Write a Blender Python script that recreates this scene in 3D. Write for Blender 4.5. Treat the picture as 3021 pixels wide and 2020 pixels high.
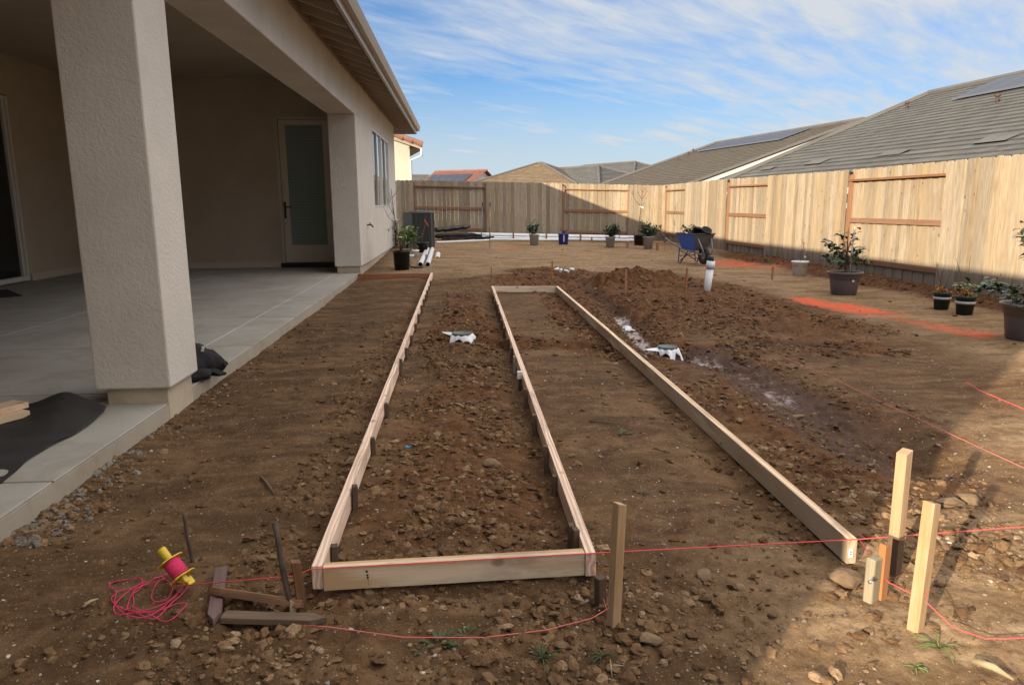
import bpy, math, random
import numpy as np
from mathutils import Vector, Matrix
random.seed(7); rng=np.random.default_rng(7)
scene=bpy.context.scene
for o in list(bpy.data.objects): bpy.data.objects.remove(o)
R=math.radians
# ---------------------------------------------------------------- camera
FPX=2125.8; CX,CY=1510.5,1010.0; CAMH=1.35
PITCH,YAW,ROLL=R(10.81),R(4.05),R(-0.35)
fw=np.array([math.sin(YAW)*math.cos(PITCH),math.cos(YAW)*math.cos(PITCH),-math.sin(PITCH)])
rt=np.cross(fw,[0,0,1]); rt/=np.linalg.norm(rt); up=np.cross(rt,fw)
rt,up=math.cos(ROLL)*rt+math.sin(ROLL)*up,-math.sin(ROLL)*rt+math.cos(ROLL)*up
cam_d=bpy.data.cameras.new('camera'); cam=bpy.data.objects.new('camera',cam_d); scene.collection.objects.link(cam)
cam.matrix_world=Matrix(((rt[0],up[0],-fw[0],0),(rt[1],up[1],-fw[1],0),(rt[2],up[2],-fw[2],CAMH),(0,0,0,1)))
cam_d.sensor_width=36; cam_d.lens=FPX/3021*36; cam_d.clip_start=0.05; cam_d.clip_end=3000
scene.camera=cam
CAMP=np.array([0,0,CAMH])
def ray(px,py): return fw+rt*(px-CX)/FPX-up*(py-CY)/FPX
def at(px,py,z=0.0):
    d=ray(px,py); return Vector(CAMP+d*((z-CAMH)/d[2]))
def aty(px,py,Y):
    d=ray(px,py); return Vector(CAMP+d*(Y/d[1]))
# ---------------------------------------------------------------- world, sun, exposure
SUN_EL=R(15.3); SUN_AZ=R(225)          # the sun stands behind and left of the camera, towards (-1,-1)
w=bpy.data.worlds.new('World'); scene.world=w; w.use_nodes=True
nt=w.node_tree; nt.nodes.clear()
def N(t,nt_,**k):
    n=nt_.nodes.new(t)
    for a,b in k.items(): setattr(n,a,b)
    return n
out=N('ShaderNodeOutputWorld',nt); bg=N('ShaderNodeBackground',nt); nt.links.new(bg.outputs[0],out.inputs[0])
sky=N('ShaderNodeTexSky',nt,sky_type='NISHITA'); sky.sun_disc=False; sky.sun_elevation=SUN_EL; sky.sun_rotation=SUN_AZ
sky.altitude=20; sky.air_density=1.0; sky.dust_density=0.35; sky.ozone_density=1.6
tc=N('ShaderNodeTexCoord',nt); sep=N('ShaderNodeSeparateXYZ',nt); nt.links.new(tc.outputs['Generated'],sep.inputs[0])
def M_(op,a,b=None,c=None,clamp=False,T=None):
    T=T or nt; n=T.nodes.new('ShaderNodeMath'); n.operation=op; n.use_clamp=clamp
    for i,v in enumerate((a,b,c)):
        if v is None: continue
        if isinstance(v,(int,float)): n.inputs[i].default_value=v
        else: T.links.new(v,n.inputs[i])
    return n.outputs[0]
zc=M_('MAXIMUM',sep.outputs[2],0.03); zc2=M_('ADD',zc,0.10)
cxx=M_('DIVIDE',sep.outputs[0],zc2); cyy=M_('DIVIDE',sep.outputs[1],zc2)
cmb=N('ShaderNodeCombineXYZ',nt); nt.links.new(cxx,cmb.inputs[0]); nt.links.new(cyy,cmb.inputs[1])
def cloudnoise(rot,sx,sy,scale,detail,rough,dist,off=0):
    mp=N('ShaderNodeMapping',nt,vector_type='TEXTURE'); mp.inputs['Rotation'].default_value=(0,0,rot); mp.inputs['Scale'].default_value=(sx,sy,1); mp.inputs['Location'].default_value=(off,off*.7,0)
    nt.links.new(cmb.outputs[0],mp.inputs[0])
    n=N('ShaderNodeTexNoise',nt); n.inputs['Scale'].default_value=scale; n.inputs['Detail'].default_value=detail; n.inputs['Roughness'].default_value=rough; n.inputs['Distortion'].default_value=dist
    nt.links.new(mp.outputs[0],n.inputs['Vector']); return n.outputs['Fac']
big=cloudnoise(R(20),1,1,0.55,3,.5,.3,3.1)
mid=cloudnoise(R(38),1.8,.62,1.5,8,.64,.5,1.2)
rip=cloudnoise(R(30),1.5,.42,2.3,5,.62,.8,7.7)
s1=M_('ADD',M_('MULTIPLY',big,0.95),M_('MULTIPLY',mid,0.75)); s1=M_('ADD',s1,M_('MULTIPLY',rip,0.50))
# thinner cloud toward the left (negative x over y) of the view, denser overhead and right
lr=M_('MULTIPLY',M_('ADD',sep.outputs[0],0.02),0.30); s1=M_('ADD',s1,lr)
cr=N('ShaderNodeMapRange',nt); cr.inputs['From Min'].default_value=0.76; cr.inputs['From Max'].default_value=1.46; cr.inputs['To Max'].default_value=1.0; cr.interpolation_type='SMOOTHSTEP'
nt.links.new(s1,cr.inputs[0])
hz=N('ShaderNodeMapRange',nt); hz.inputs['From Min'].default_value=0.02; hz.inputs['From Max'].default_value=0.21; hz.inputs['To Min'].default_value=0.80; hz.inputs['To Max'].default_value=0.0; hz.interpolation_type='SMOOTHSTEP'
nt.links.new(sep.outputs[2],hz.inputs[0])
rr_=N('ShaderNodeMapRange',nt); rr_.inputs['From Min'].default_value=.34; rr_.inputs['From Max'].default_value=.66; rr_.inputs['To Min'].default_value=.62; rr_.inputs['To Max'].default_value=1.15
nt.links.new(cloudnoise(R(40),1.2,.34,2.6,6,.60,.35,4.4),rr_.inputs[0])
cf=M_('MAXIMUM',M_('MULTIPLY',cr.outputs[0],rr_.outputs[0],clamp=True),hz.outputs[0])
mix=N('ShaderNodeMix',nt,data_type='RGBA'); nt.links.new(cf,mix.inputs[0]); 
tint=N('ShaderNodeMix',nt,data_type='RGBA',blend_type='MULTIPLY'); tint.inputs[0].default_value=1; nt.links.new(sky.outputs[0],tint.inputs[6]); tint.inputs[7].default_value=(.20,.375,.60,1)
nt.links.new(tint.outputs[2],mix.inputs[6]); 
ov=N('ShaderNodeMapRange',nt); ov.inputs['From Min'].default_value=0.27; ov.inputs['From Max'].default_value=0.62; ov.inputs['To Min'].default_value=1.0; ov.inputs['To Max'].default_value=4.6; ov.interpolation_type='SMOOTHSTEP'  # added fill: cloud above the view brightened to lift the shade
nt.links.new(sep.outputs[2],ov.inputs[0])
vm=N('ShaderNodeVectorMath',nt,operation='SCALE'); ovm=N('ShaderNodeMapRange',nt); ovm.inputs['From Min'].default_value=0.30; ovm.inputs['From Max'].default_value=0.60; nt.links.new(sep.outputs[2],ovm.inputs[0])
cw=N('ShaderNodeMix',nt,data_type='RGBA'); nt.links.new(ovm.outputs[0],cw.inputs[0]); cw.inputs[6].default_value=(2.7,2.9,3.15,1); cw.inputs[7].default_value=(3.30,3.08,2.80,1)
nt.links.new(cw.outputs[2],vm.inputs[0]); nt.links.new(ov.outputs[0],vm.inputs['Scale']); nt.links.new(vm.outputs[0],mix.inputs[7])
nt.links.new(mix.outputs[2],bg.inputs[0]); bg.inputs[1].default_value=0.08
sd=bpy.data.lights.new('sun','SUN'); sd.energy=3.2; sd.angle=R(0.55); sd.color=(1.0,0.86,0.66)
so=bpy.data.objects.new('sun',sd); scene.collection.objects.link(so)
sdir=Vector((math.sin(SUN_AZ)*math.cos(SUN_EL),math.cos(SUN_AZ)*math.cos(SUN_EL),math.sin(SUN_EL)))
so.rotation_euler=sdir.to_track_quat('Z','Y').to_euler(); so.location=(-20,-20,12)
vs=scene.view_settings; vs.view_transform='Standard'; vs.look='None'; vs.gamma=1; vs.exposure=1.62
# ---------------------------------------------------------------- tagging and mesh helpers
COL=scene.collection
def tag(o,label=None,cat=None,group=None,kind=None):
    if label: o['label']=label
    if cat: o['category']=cat
    if group: o['group']=group
    if kind: o['kind']=kind
    return o
def thing(name,label,cat,loc=(0,0,0),rz=0,group=None):
    o=bpy.data.objects.new(name,None); COL.objects.link(o); o.location=loc; o.rotation_euler=(0,0,rz); o.empty_display_size=.1
    return tag(o,label,cat,group)
def rot(rx=0,ry=0,rz=0): return Matrix.Rotation(rz,3,'Z')@Matrix.Rotation(ry,3,'Y')@Matrix.Rotation(rx,3,'X')
I3=Matrix.Identity(3)
class MB:
    """collects shapes; build() links them as ONE mesh object with per-vertex grain coordinates"""
    def __init__(s): s.v=[];s.f=[];s.lc=[];s.m=[];s.sm=[];s.col=[]
    def add(s,vs,fs,lc=None,mi=0,smooth=False,rnd=None,col=None):
        b=len(s.v); 
        if rnd is None: rnd=random.random()
        s.v+= [tuple(x) for x in vs]; s.f+=[tuple(b+i for i in f) for f in fs]
        s.lc+= [tuple(c) for c in (lc if lc is not None else vs)]
        s.m+=[mi]*len(fs); s.sm+=[smooth]*len(fs)
        s.col+=[(rnd if col is None else col)]*len(vs)
        return s
    def box(s,c,size,M=I3,long=0,mi=0,taper=1.0,rnd=None):
        hx,hy,hz=[k/2 for k in size]; off=[random.uniform(0,9) for _ in range(3)]
        P=[]; L=[]
        for x in (-1,1):
            for y in (-1,1):
                for z in (-1,1):
                    t=taper if (x,y,z)[long]>0 else 1
                    p=[x*hx,y*hy,z*hz]
                    for k in range(3):
                        if k!=long: p[k]*=t
                    P.append(Vector(c)+M@Vector(p))
                    q=[x*hx,y*hy,z*hz]; q=[q[long]]+[q[k] for k in range(3) if k!=long]
                    L.append([q[k]+off[k] for k in range(3)])
        F=[(0,1,3,2),(4,6,7,5),(0,4,5,1),(2,3,7,6),(0,2,6,4),(1,5,7,3)]
        return s.add(P,F,L,mi,rnd=rnd)
    def prism(s,pts,d,M=I3,c=(0,0,0),long=0,mi=0,rnd=None):
        """polygon pts in local XZ, thickness d along local Y"""
        n=len(pts); off=[random.uniform(0,9) for _ in range(3)]; P=[];L=[]
        for y in (-d/2,d/2):
            for (x,z) in pts:
                P.append(Vector(c)+M@Vector((x,y,z))); L.append(((x if long==0 else z)+off[0],(z if long==0 else x)+off[1],y+off[2]))
        F=[tuple(range(n)),tuple(range(2*n-1,n-1,-1))]+[(i,i+n,(i+1)%n+n,(i+1)%n) for i in range(n)]
        return s.add(P,F,L,mi,rnd=rnd)
    def tube(s,path,r,n=8,mi=0,caps=True,rnd=None,smooth=True):
        path=[Vector(p) for p in path]; k=len(path); rs=r if isinstance(r,(list,tuple)) else [r]*k
        P=[];L=[];ln=0; off=random.uniform(0,9)
        t0=(path[1]-path[0]).normalized(); a=t0.orthogonal().normalized()
        for i,p in enumerate(path):
            t=((path[min(i+1,k-1)]-path[max(i-1,0)])).normalized()
            a=(a-t*a.dot(t)).normalized(); b=t.cross(a)
            if i: ln+=(p-path[i-1]).length
            for j in range(n):
                q=2*math.pi*j/n; P.append(p+(a*math.cos(q)+b*math.sin(q))*rs[i]); L.append((ln+off,rs[i]*math.cos(q)+off,rs[i]*math.sin(q)))
        F=[(i*n+j,i*n+(j+1)%n,(i+1)*n+(j+1)%n,(i+1)*n+j) for i in range(k-1) for j in range(n)]
        s.add(P,F,L,mi,smooth,rnd)
        if caps:
            b=len(s.v)-k*n; 
            s.f+=[tuple(b+j for j in range(n))[::-1],tuple(b+(k-1)*n+j for j in range(n))]; s.m+=[mi]*2; s.sm+=[False]*2
        return s
    def lathe(s,prof,n=24,c=(0,0,0),mi=0,M=I3,rnd=None,smooth=True):
        P=[];L=[]
        for (r,z) in prof:
            for j in range(n):
                q=2*math.pi*j/n; P.append(Vector(c)+M@Vector((r*math.cos(q),r*math.sin(q),z))); L.append((r*q,z,r))
        F=[(i*n+j,i*n+(j+1)%n,(i+1)*n+(j+1)%n,(i+1)*n+j) for i in range(len(prof)-1) for j in range(n)]
        return s.add(P,F,P,mi,smooth,rnd)
    def leaf(s,p,d,up,L,W,mi=0,rnd=None):
        d=d.normalized(); sd=d.cross(up).normalized() if d.cross(up).length>1e-4 else Vector((1,0,0)); nn=sd.cross(d)
        p=Vector(p); a=p+d*L*.35+nn*L*.06; b=p+d*L*.7+nn*L*.04; e=p+d*L-nn*L*.08
        vs=[p,a+sd*W/2+nn*W*.15,a,a-sd*W/2+nn*W*.15,b+sd*W*.4+nn*W*.1,b,b-sd*W*.4+nn*W*.1,e]
        return s.add(vs,[(0,1,2),(0,2,3),(1,4,5,2),(2,5,6,3),(4,7,5),(5,7,6)],None,mi,True,rnd)
    def build(s,name,mats,parent=None,bevel=0,**k):
        me=bpy.data.meshes.new(name); me.from_pydata([tuple(v) for v in s.v],[],s.f)
        a=me.attributes.new('lc','FLOAT_VECTOR','POINT'); a.data.foreach_set('vector',np.array(s.lc,dtype=np.float32).ravel())
        a=me.attributes.new('rnd','FLOAT','POINT'); a.data.foreach_set('value',np.array(s.col,dtype=np.float32))
        for m in (mats if isinstance(mats,(list,tuple)) else [mats]): me.materials.append(m)
        me.polygons.foreach_set('material_index',s.m); me.polygons.foreach_set('use_smooth',s.sm); me.update()
        o=bpy.data.objects.new(name,me); COL.objects.link(o)
        if parent: o.parent=parent
        if bevel:
            b=o.modifiers.new('bevel','BEVEL'); b.width=bevel; b.segments=2; b.limit_method='ANGLE'; b.angle_limit=R(40)
        if k: tag(o,**k)
        return o
# ---------------------------------------------------------------- materials
MATS={}
class G_:
    """tiny node helper"""
    def __init__(s,name):
        s.m=bpy.data.materials.new(name); s.m.use_nodes=True; s.t=s.m.node_tree; s.b=s.t.nodes['Principled BSDF']; MATS[name]=s.m
    def n(s,t,**k): return N(t,s.t,**k)
    def l(s,a,b): s.t.links.new(a,b)
    def attr(s,nm,o='Vector'): return s.n('ShaderNodeAttribute',attribute_name=nm).outputs[o]
    def noise(s,vec,scale,detail=4,rough=.55,dist=0,o='Fac',sc=None):
        if sc is not None:
            mp=s.n('ShaderNodeMapping'); mp.inputs['Scale'].default_value=sc; s.l(vec,mp.inputs[0]); vec=mp.outputs[0]
        n=s.n('ShaderNodeTexNoise'); n.inputs['Scale'].default_value=scale; n.inputs['Detail'].default_value=detail; n.inputs['Roughness'].default_value=rough; n.inputs['Distortion'].default_value=dist
        s.l(vec,n.inputs['Vector']); return n.outputs[o]
    def vor(s,vec,scale,feature='F1',o='Distance',sc=None,rnd=1):
        if sc is not None:
            mp=s.n('ShaderNodeMapping'); mp.inputs['Scale'].default_value=sc; s.l(vec,mp.inputs[0]); vec=mp.outputs[0]
        n=s.n('ShaderNodeTexVoronoi',feature=feature); n.inputs['Scale'].default_value=scale; n.inputs['Randomness'].default_value=rnd; s.l(vec,n.inputs['Vector']); return n.outputs[o]
    def ramp(s,f,stops,mode='LINEAR'):
        n=s.n('ShaderNodeValToRGB'); n.color_ramp.interpolation=mode; e=n.color_ramp.elements
        while len(e)<len(stops): e.new(0.5)
        for i,(p,c) in enumerate(stops): e[i].position=p; e[i].color=(c,c,c,1) if isinstance(c,(int,float)) else (*c,1)
        s.l(f,n.inputs[0]); return n.outputs[0]
    def mix(s,f,a,b,mode='MIX'):
        n=s.n('ShaderNodeMix',data_type='RGBA',blend_type=mode)
        for i,v in ((0,f),(6,a),(7,b)):
            if isinstance(v,(int,float)): n.inputs[i].default_value=v
            elif isinstance(v,tuple): n.inputs[i].default_value=(*v,1)
            else: s.l(v,n.inputs[i])
        return n.outputs[2]
    def math(s,op,a,b=None,clamp=False): return M_(op,a,b,clamp=clamp,T=s.t)
    def bump(s,h,strength=.5,dist=.01,nrm=None):
        n=s.n('ShaderNodeBump'); n.inputs['Strength'].default_value=strength; n.inputs['Distance'].default_value=dist; s.l(h,n.inputs['Height'])
        if nrm is not None: s.l(nrm,n.inputs['Normal'])
        return n.outputs[0]
    def set(s,col=None,rough=None,nrm=None,metal=None,spec=None):
        b=s.b
        for k,v in (('Base Color',col),('Roughness',rough),('Normal',nrm),('Metallic',metal),('Specular IOR Level',spec)):
            if v is None: continue
            if isinstance(v,(int,float)): b.inputs[k].default_value=v
            elif isinstance(v,tuple): b.inputs[k].default_value=(*v,1)
            else: s.l(v,b.inputs[k])
        return s.m
def obj_co(g): return g.n('ShaderNodeTexCoord').outputs['Object']
def wood(name,c1,c2,c3,rough=.75,mud=0,knots=True,grain=14,var=.25,bumps=.25,tone_fn=None,rings=0):
    g=G_(name); lc=g.attr('lc'); r=g.attr('rnd','Fac')
    a=g.noise(lc,grain,5,.6,.6,sc=(.10,1,1)); b=g.noise(lc,grain*4,3,.6,0,sc=(.04,1,1)); c=g.noise(lc,1.3,3,.5,sc=(.8,2.5,2.5))
    f=g.math('ADD',g.math('MULTIPLY',a,.62),g.math('MULTIPLY',b,.38))
    if rings:
        wv=g.n('ShaderNodeTexWave',wave_type='BANDS',bands_direction='Y'); wv.inputs['Scale'].default_value=rings; wv.inputs['Distortion'].default_value=9; wv.inputs['Detail'].default_value=2; wv.inputs['Detail Scale'].default_value=.6
        mp=g.n('ShaderNodeMapping'); mp.inputs['Scale'].default_value=(.16,1,1); g.l(lc,mp.inputs[0]); g.l(mp.outputs[0],wv.inputs['Vector'])
        f=g.math('ADD',g.math('MULTIPLY',f,.62),g.math('MULTIPLY',wv.outputs['Fac'],.42))
    col=g.mix(g.ramp(f,[(.38,0.),(.62,1.)]),c1,c2)
    col=g.mix(g.ramp(c,[(.40,0.),(.72,.8)]),col,c3)
    if knots:
        k=g.vor(lc,4.2,sc=(.95,1.35,1.35)); kk=g.ramp(k,[(.06,1.),(.13,0.)]); col=g.mix(g.math('MULTIPLY',kk,.75),col,tuple(x*.33 for x in c3))
    if mud: col=g.mix(g.math('MULTIPLY',g.ramp(g.noise(lc,3.1,6,.72,.4,sc=(.5,2,2)),[(.50,0.),(.68,1.)]),mud),col,(.20,.125,.075))
    hs=g.n('ShaderNodeHueSaturation'); g.l(g.math('ADD',g.math('MULTIPLY',r,var*2),1-var),hs.inputs['Value'])
    wn=g.n('ShaderNodeTexWhiteNoise',noise_dimensions='1D'); g.l(r,wn.inputs['W']); g.l(g.math('ADD',g.math('MULTIPLY',wn.outputs['Value'],.3),.85),hs.inputs['Saturation']); g.l(col,hs.inputs['Color']); col=hs.outputs[0]
    if tone_fn:
        col=tone_fn(g,col)
    return g.set(col,rough,g.bump(f,bumps,.004),spec=.3)
m_form=wood('form_lumber',(.86,.67,.52),(.60,.40,.28),(.76,.55,.42),mud=.45,grain=30,var=.10,rings=16)
m_formB=wood('form_lumber_pale',(.78,.63,.46),(.56,.38,.22),(.70,.53,.36),mud=.45,grain=30,var=.10,rings=9)
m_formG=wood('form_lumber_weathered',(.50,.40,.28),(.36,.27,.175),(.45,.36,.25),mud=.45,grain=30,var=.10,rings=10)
m_redboard=wood('red_board',(.40,.20,.12),(.30,.14,.08),(.34,.18,.11),grain=26,var=.1)
m_stake=wood('new_stake_wood',(.50,.35,.21),(.34,.22,.12),(.44,.29,.165),mud=.45,grain=34,var=.08,knots=False)
m_stake_or=wood('orange_stake_wood',(.40,.20,.10),(.28,.13,.065),(.34,.17,.085),grain=34,var=.10,knots=False)
m_old=wood('old_dark_wood',(.135,.085,.055),(.070,.045,.030),(.15,.10,.065),grain=36,var=.35,knots=False,bumps=.6)
m_old2=wood('wet_brown_wood',(.24,.125,.062),(.085,.048,.027),(.17,.10,.055),grain=36,var=.2,knots=False,bumps=.5)
m_grey_stake=wood('grey_weathered_wood',(.34,.29,.21),(.22,.19,.13),(.30,.26,.20),grain=30,var=.1,knots=False,bumps=.6)
m_purple=wood('purple_brown_wood',(.20,.135,.125),(.12,.082,.075),(.16,.11,.10),grain=30,var=.1,knots=False,bumps=.4)
def foot_tone(g,col):
    # brown tone along the foot of the boards, fading upward with a ragged edge
    p=g.n('ShaderNodeNewGeometry').outputs['Position']; sp=g.n('ShaderNodeSeparateXYZ'); g.l(p,sp.inputs[0])
    h=g.math('ADD',sp.outputs[2],g.math('MULTIPLY',g.noise(p,3.5,4,.7),-.35))
    f=g.ramp(h,[(.02,.55),(.20,0.)])
    return g.mix(f,col,(.20,.135,.085))
m_fence=wood('cedar_boards',(.40,.325,.222),(.245,.182,.118),(.32,.247,.163),grain=26,var=.24,bumps=.35,tone_fn=foot_tone)
m_rail=wood('redwood_rail',(.29,.155,.085),(.21,.11,.062),(.25,.135,.075),grain=22,var=.12,knots=False)
# stucco
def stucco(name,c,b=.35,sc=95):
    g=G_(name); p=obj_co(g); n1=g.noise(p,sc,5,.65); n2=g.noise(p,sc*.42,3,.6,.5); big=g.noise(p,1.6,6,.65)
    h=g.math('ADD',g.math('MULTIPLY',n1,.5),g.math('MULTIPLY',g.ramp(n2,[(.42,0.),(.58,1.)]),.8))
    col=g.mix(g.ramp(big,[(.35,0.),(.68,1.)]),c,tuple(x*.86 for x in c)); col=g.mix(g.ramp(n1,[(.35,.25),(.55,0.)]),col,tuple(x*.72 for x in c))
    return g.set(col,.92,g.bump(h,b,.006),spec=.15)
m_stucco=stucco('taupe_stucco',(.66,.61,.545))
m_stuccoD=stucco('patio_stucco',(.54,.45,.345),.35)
m_cream=stucco('cream_stucco',(.48,.455,.37),.3)
m_greywall=stucco('grey_stucco',(.52,.52,.52),.2)
def concrete(name,c,streak=True):
    g=G_(name); p=obj_co(g); n1=g.noise(p,1.1,6,.62,.4); n2=g.noise(p,90,3,.6); n3=g.noise(p,7,5,.7,sc=(1,.3,1))
    col=g.mix(g.ramp(n1,[(.35,0.),(.68,1.)]),c,tuple(x*.76 for x in c)); col=g.mix(g.ramp(n3,[(.55,0.),(.75,.35)]),col,tuple(x*.70 for x in c))
    col=g.mix(g.ramp(n2,[(.30,.35),(.45,0.)]),col,tuple(x*.6 for x in c)); n5=g.noise(p,2.3,7,.7,.6); col=g.mix(g.ramp(n5,[(.50,0.),(.72,.5)]),col,(.24,.175,.11))
    return g.set(col,.8,g.bump(g.math('ADD',n2,g.math('MULTIPLY',n3,1.5)),.25,.003),spec=.3)
m_conc=concrete('patio_concrete',(.41,.39,.345))
m_conc_side=concrete('slab_edge_concrete',(.40,.35,.28))
m_joint=concrete('joint_line_concrete',(.58,.57,.53))
m_block=concrete('footing_concrete',(.52,.44,.33))
def plain(name,c,rough=.5,metal=0,bs=0,sc=30,var=.12,spec=.5):
    g=G_(name); p=obj_co(g); n=g.noise(p,sc,4,.6); n2=g.noise(p,sc*.2,3,.6)
    col=g.mix(g.ramp(g.math('ADD',g.math('MULTIPLY',n,.4),g.math('MULTIPLY',n2,.6)),[(.3,0.),(.7,1.)]),c,tuple(x*(1-var*2) for x in c))
    return g.set(col,rough,g.bump(n,bs,.003) if bs else None,metal,spec)
m_trim=plain('trim_paint',(.58,.50,.41),.6,var=.05)
m_soffit=plain('eave_paint',(.33,.27,.21),.7,var=.08)
m_rafter=plain('rafter_paint',(.42,.35,.28),.7,var=.06)
m_gutter=plain('gutter_paint',(.44,.38,.32),.45,var=.06)
m_whiteframe=plain('white_vinyl',(.62,.60,.56),.45,var=.04)
m_doorp=plain('door_paint',(.66,.58,.47),.5,var=.04)
m_glassdark=plain('dark_window_glass',(.012,.014,.016),.03,var=0,spec=.6)
m_mirror=plain('reflective_window_glass',(.02,.024,.028),.02,var=0,spec=1.0)
b_=m_mirror.node_tree.nodes['Principled BSDF']; b_.inputs['Metallic'].default_value=.85; [m_mirror.node_tree.links.remove(l) for l in list(b_.inputs['Base Color'].links)]; b_.inputs['Base Color'].default_value=(.62,.68,.70,1)
m_black=plain('black_plastic',(.013,.013,.014),.45,var=.1)
m_blackcloth=plain('black_cloth',(.009,.009,.010),.9,bs=.5,sc=60)
m_fabric=plain('landscape_fabric',(.035,.031,.031),.85,bs=.5,sc=40,var=.25)
m_fabricG=plain('dark_green_plastic_sheet',(.020,.024,.022),.5,bs=.4,sc=12)
m_pvc=plain('white_pvc',(.78,.79,.80),.35,var=.03)
m_whiteplastic=plain('white_plastic_sheet',(.75,.76,.79),.4,bs=.3,sc=25,var=.06)
m_potgrey=plain('grey_plastic_pot',(.46,.47,.47),.6,var=.18,sc=12)
m_potwhite=plain('white_plastic_pot',(.85,.86,.86),.5,var=.06,sc=10)
m_potbrown=plain('brown_resin_pot',(.120,.098,.092),.55,bs=.2,sc=60,var=.06)
m_potrim=plain('brown_resin_rim',(.17,.145,.14),.5,bs=.2,sc=60,var=.06)
m_potgreen=plain('dark_green_pot',(.012,.028,.018),.5,var=.1)
m_silver=plain('silver_band',(.50,.52,.52),.4,var=.08)
m_potblue=plain('blue_plastic',(.035,.08,.42),.45,var=.1)
m_navy=plain('navy_blue_paint',(.02,.03,.12),.5,var=.15)
m_ink=plain('grey_print',(.16,.17,.17),.6)
m_tan_tape=plain('white_tape',(.72,.72,.70),.6)
m_soilpot=plain('potting_soil',(.035,.022,.015),.95,bs=1,sc=60,var=.3)
m_bark=plain('young_bark',(.16,.115,.08),.85,bs=.5,sc=80)
m_barkred=plain('red_bark',(.24,.10,.07),.8,bs=.4,sc=80)
m_steel=plain('rusty_steel',(.12,.065,.045),.7,.3,.6,60,var=.3)
m_rebar=plain('weathered_stake_bark',(.13,.09,.065),.85,0,.9,70,var=.4)
m_chrome=plain('grey_steel',(.42,.42,.41),.4,.7,var=.1)
m_acdark=plain('charcoal_cabinet_paint',(.10,.105,.108),.5,var=.06)
m_acgrille=plain('charcoal_grille',(.062,.066,.068),.45,var=.06)
m_wbblue=plain('blue_wheelbarrow_paint',(.03,.13,.58),.4,bs=.1,sc=18,var=.2)
m_wbdirt=plain('dirty_tray_steel',(.12,.115,.11),.7,bs=.3,sc=15,var=.3)
m_wbframe=plain('scuffed_grey_tube',(.20,.20,.20),.55,var=.2)
m_rubber=plain('tyre_rubber',(.022,.021,.020),.8,bs=.4,sc=40)
m_yellow=plain('yellow_plastic',(.70,.50,.02),.4,var=.12,sc=40)
m_pink=plain('pink_twine',(.80,.045,.16),.8,bs=.8,sc=400,var=.12)
m_pinkpale=plain('faded_pink_string',(.85,.20,.17),.85,var=.15)
m_redstr=plain('red_string',(.90,.10,.10),.8,var=.1)
m_twig=plain('dry_straw',(.42,.33,.20),.8,var=.2)
m_bluescrap=plain('blue_plastic_scrap',(.05,.26,.42),.5)
m_flower=plain('yellow_flower',(.80,.62,.04),.6,var=.1)
m_orangeleaf=plain('orange_leaf',(.50,.22,.03),.7,var=.25,sc=60)
m_redtag=plain('red_tag',(.45,.08,.07),.6)
m_dirtlump=plain('clay_lump',(.25,.16,.088),.95,bs=1,sc=30,var=.3)
def leafm(name,c1,c2,rough=.45):
    g=G_(name); r=g.attr('rnd','Fac'); wn=g.n('ShaderNodeTexWhiteNoise',noise_dimensions='1D'); g.l(r,wn.inputs['W'])
    return g.set(g.mix(wn.outputs['Value'],c1,c2),rough,spec=.4)
m_leaf=leafm('glossy_dark_leaf',(.028,.060,.022),(.065,.105,.030),.32)
m_leafg=leafm('grey_green_leaf',(.045,.075,.042),(.095,.125,.065),.6)
m_leafy=leafm('bright_leaf',(.09,.15,.035),(.15,.21,.05),.5)
m_weed=leafm('weed_leaf',(.035,.055,.016),(.075,.095,.028),.6)
m_dead=leafm('dead_leaf',(.13,.06,.04),(.20,.11,.05),.8)
# blinds glass for the patio door
g=G_('blinds_behind_glass'); p=obj_co(g); sp=g.n('ShaderNodeSeparateXYZ'); g.l(p,sp.inputs[0])
wv=g.math('FRACT',g.math('MULTIPLY',sp.outputs[2],32)); c=g.ramp(wv,[(.0,(.10,.135,.125)),(.25,(.24,.30,.27)),(.9,(.30,.36,.33)),(1.,(.12,.15,.14))]); g.set(c,.25,spec=.3); m_blind=g.m
# solar panel
g=G_('solar_cells'); lc=g.attr('lc'); bk=g.n('ShaderNodeTexBrick'); bk.offset=0; bk.inputs['Scale'].default_value=1; bk.inputs['Mortar Size'].default_value=.012; bk.inputs['Brick Width'].default_value=1.0; bk.inputs['Row Height'].default_value=1.7
bk.inputs['Color1'].default_value=(.020,.024,.040,1); bk.inputs['Color2'].default_value=(.024,.028,.046,1); bk.inputs['Mortar'].default_value=(.12,.13,.15,1); g.l(lc,bk.inputs['Vector']); g.set(bk.outputs[0],.45,spec=.25); m_solar=g.m
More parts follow.
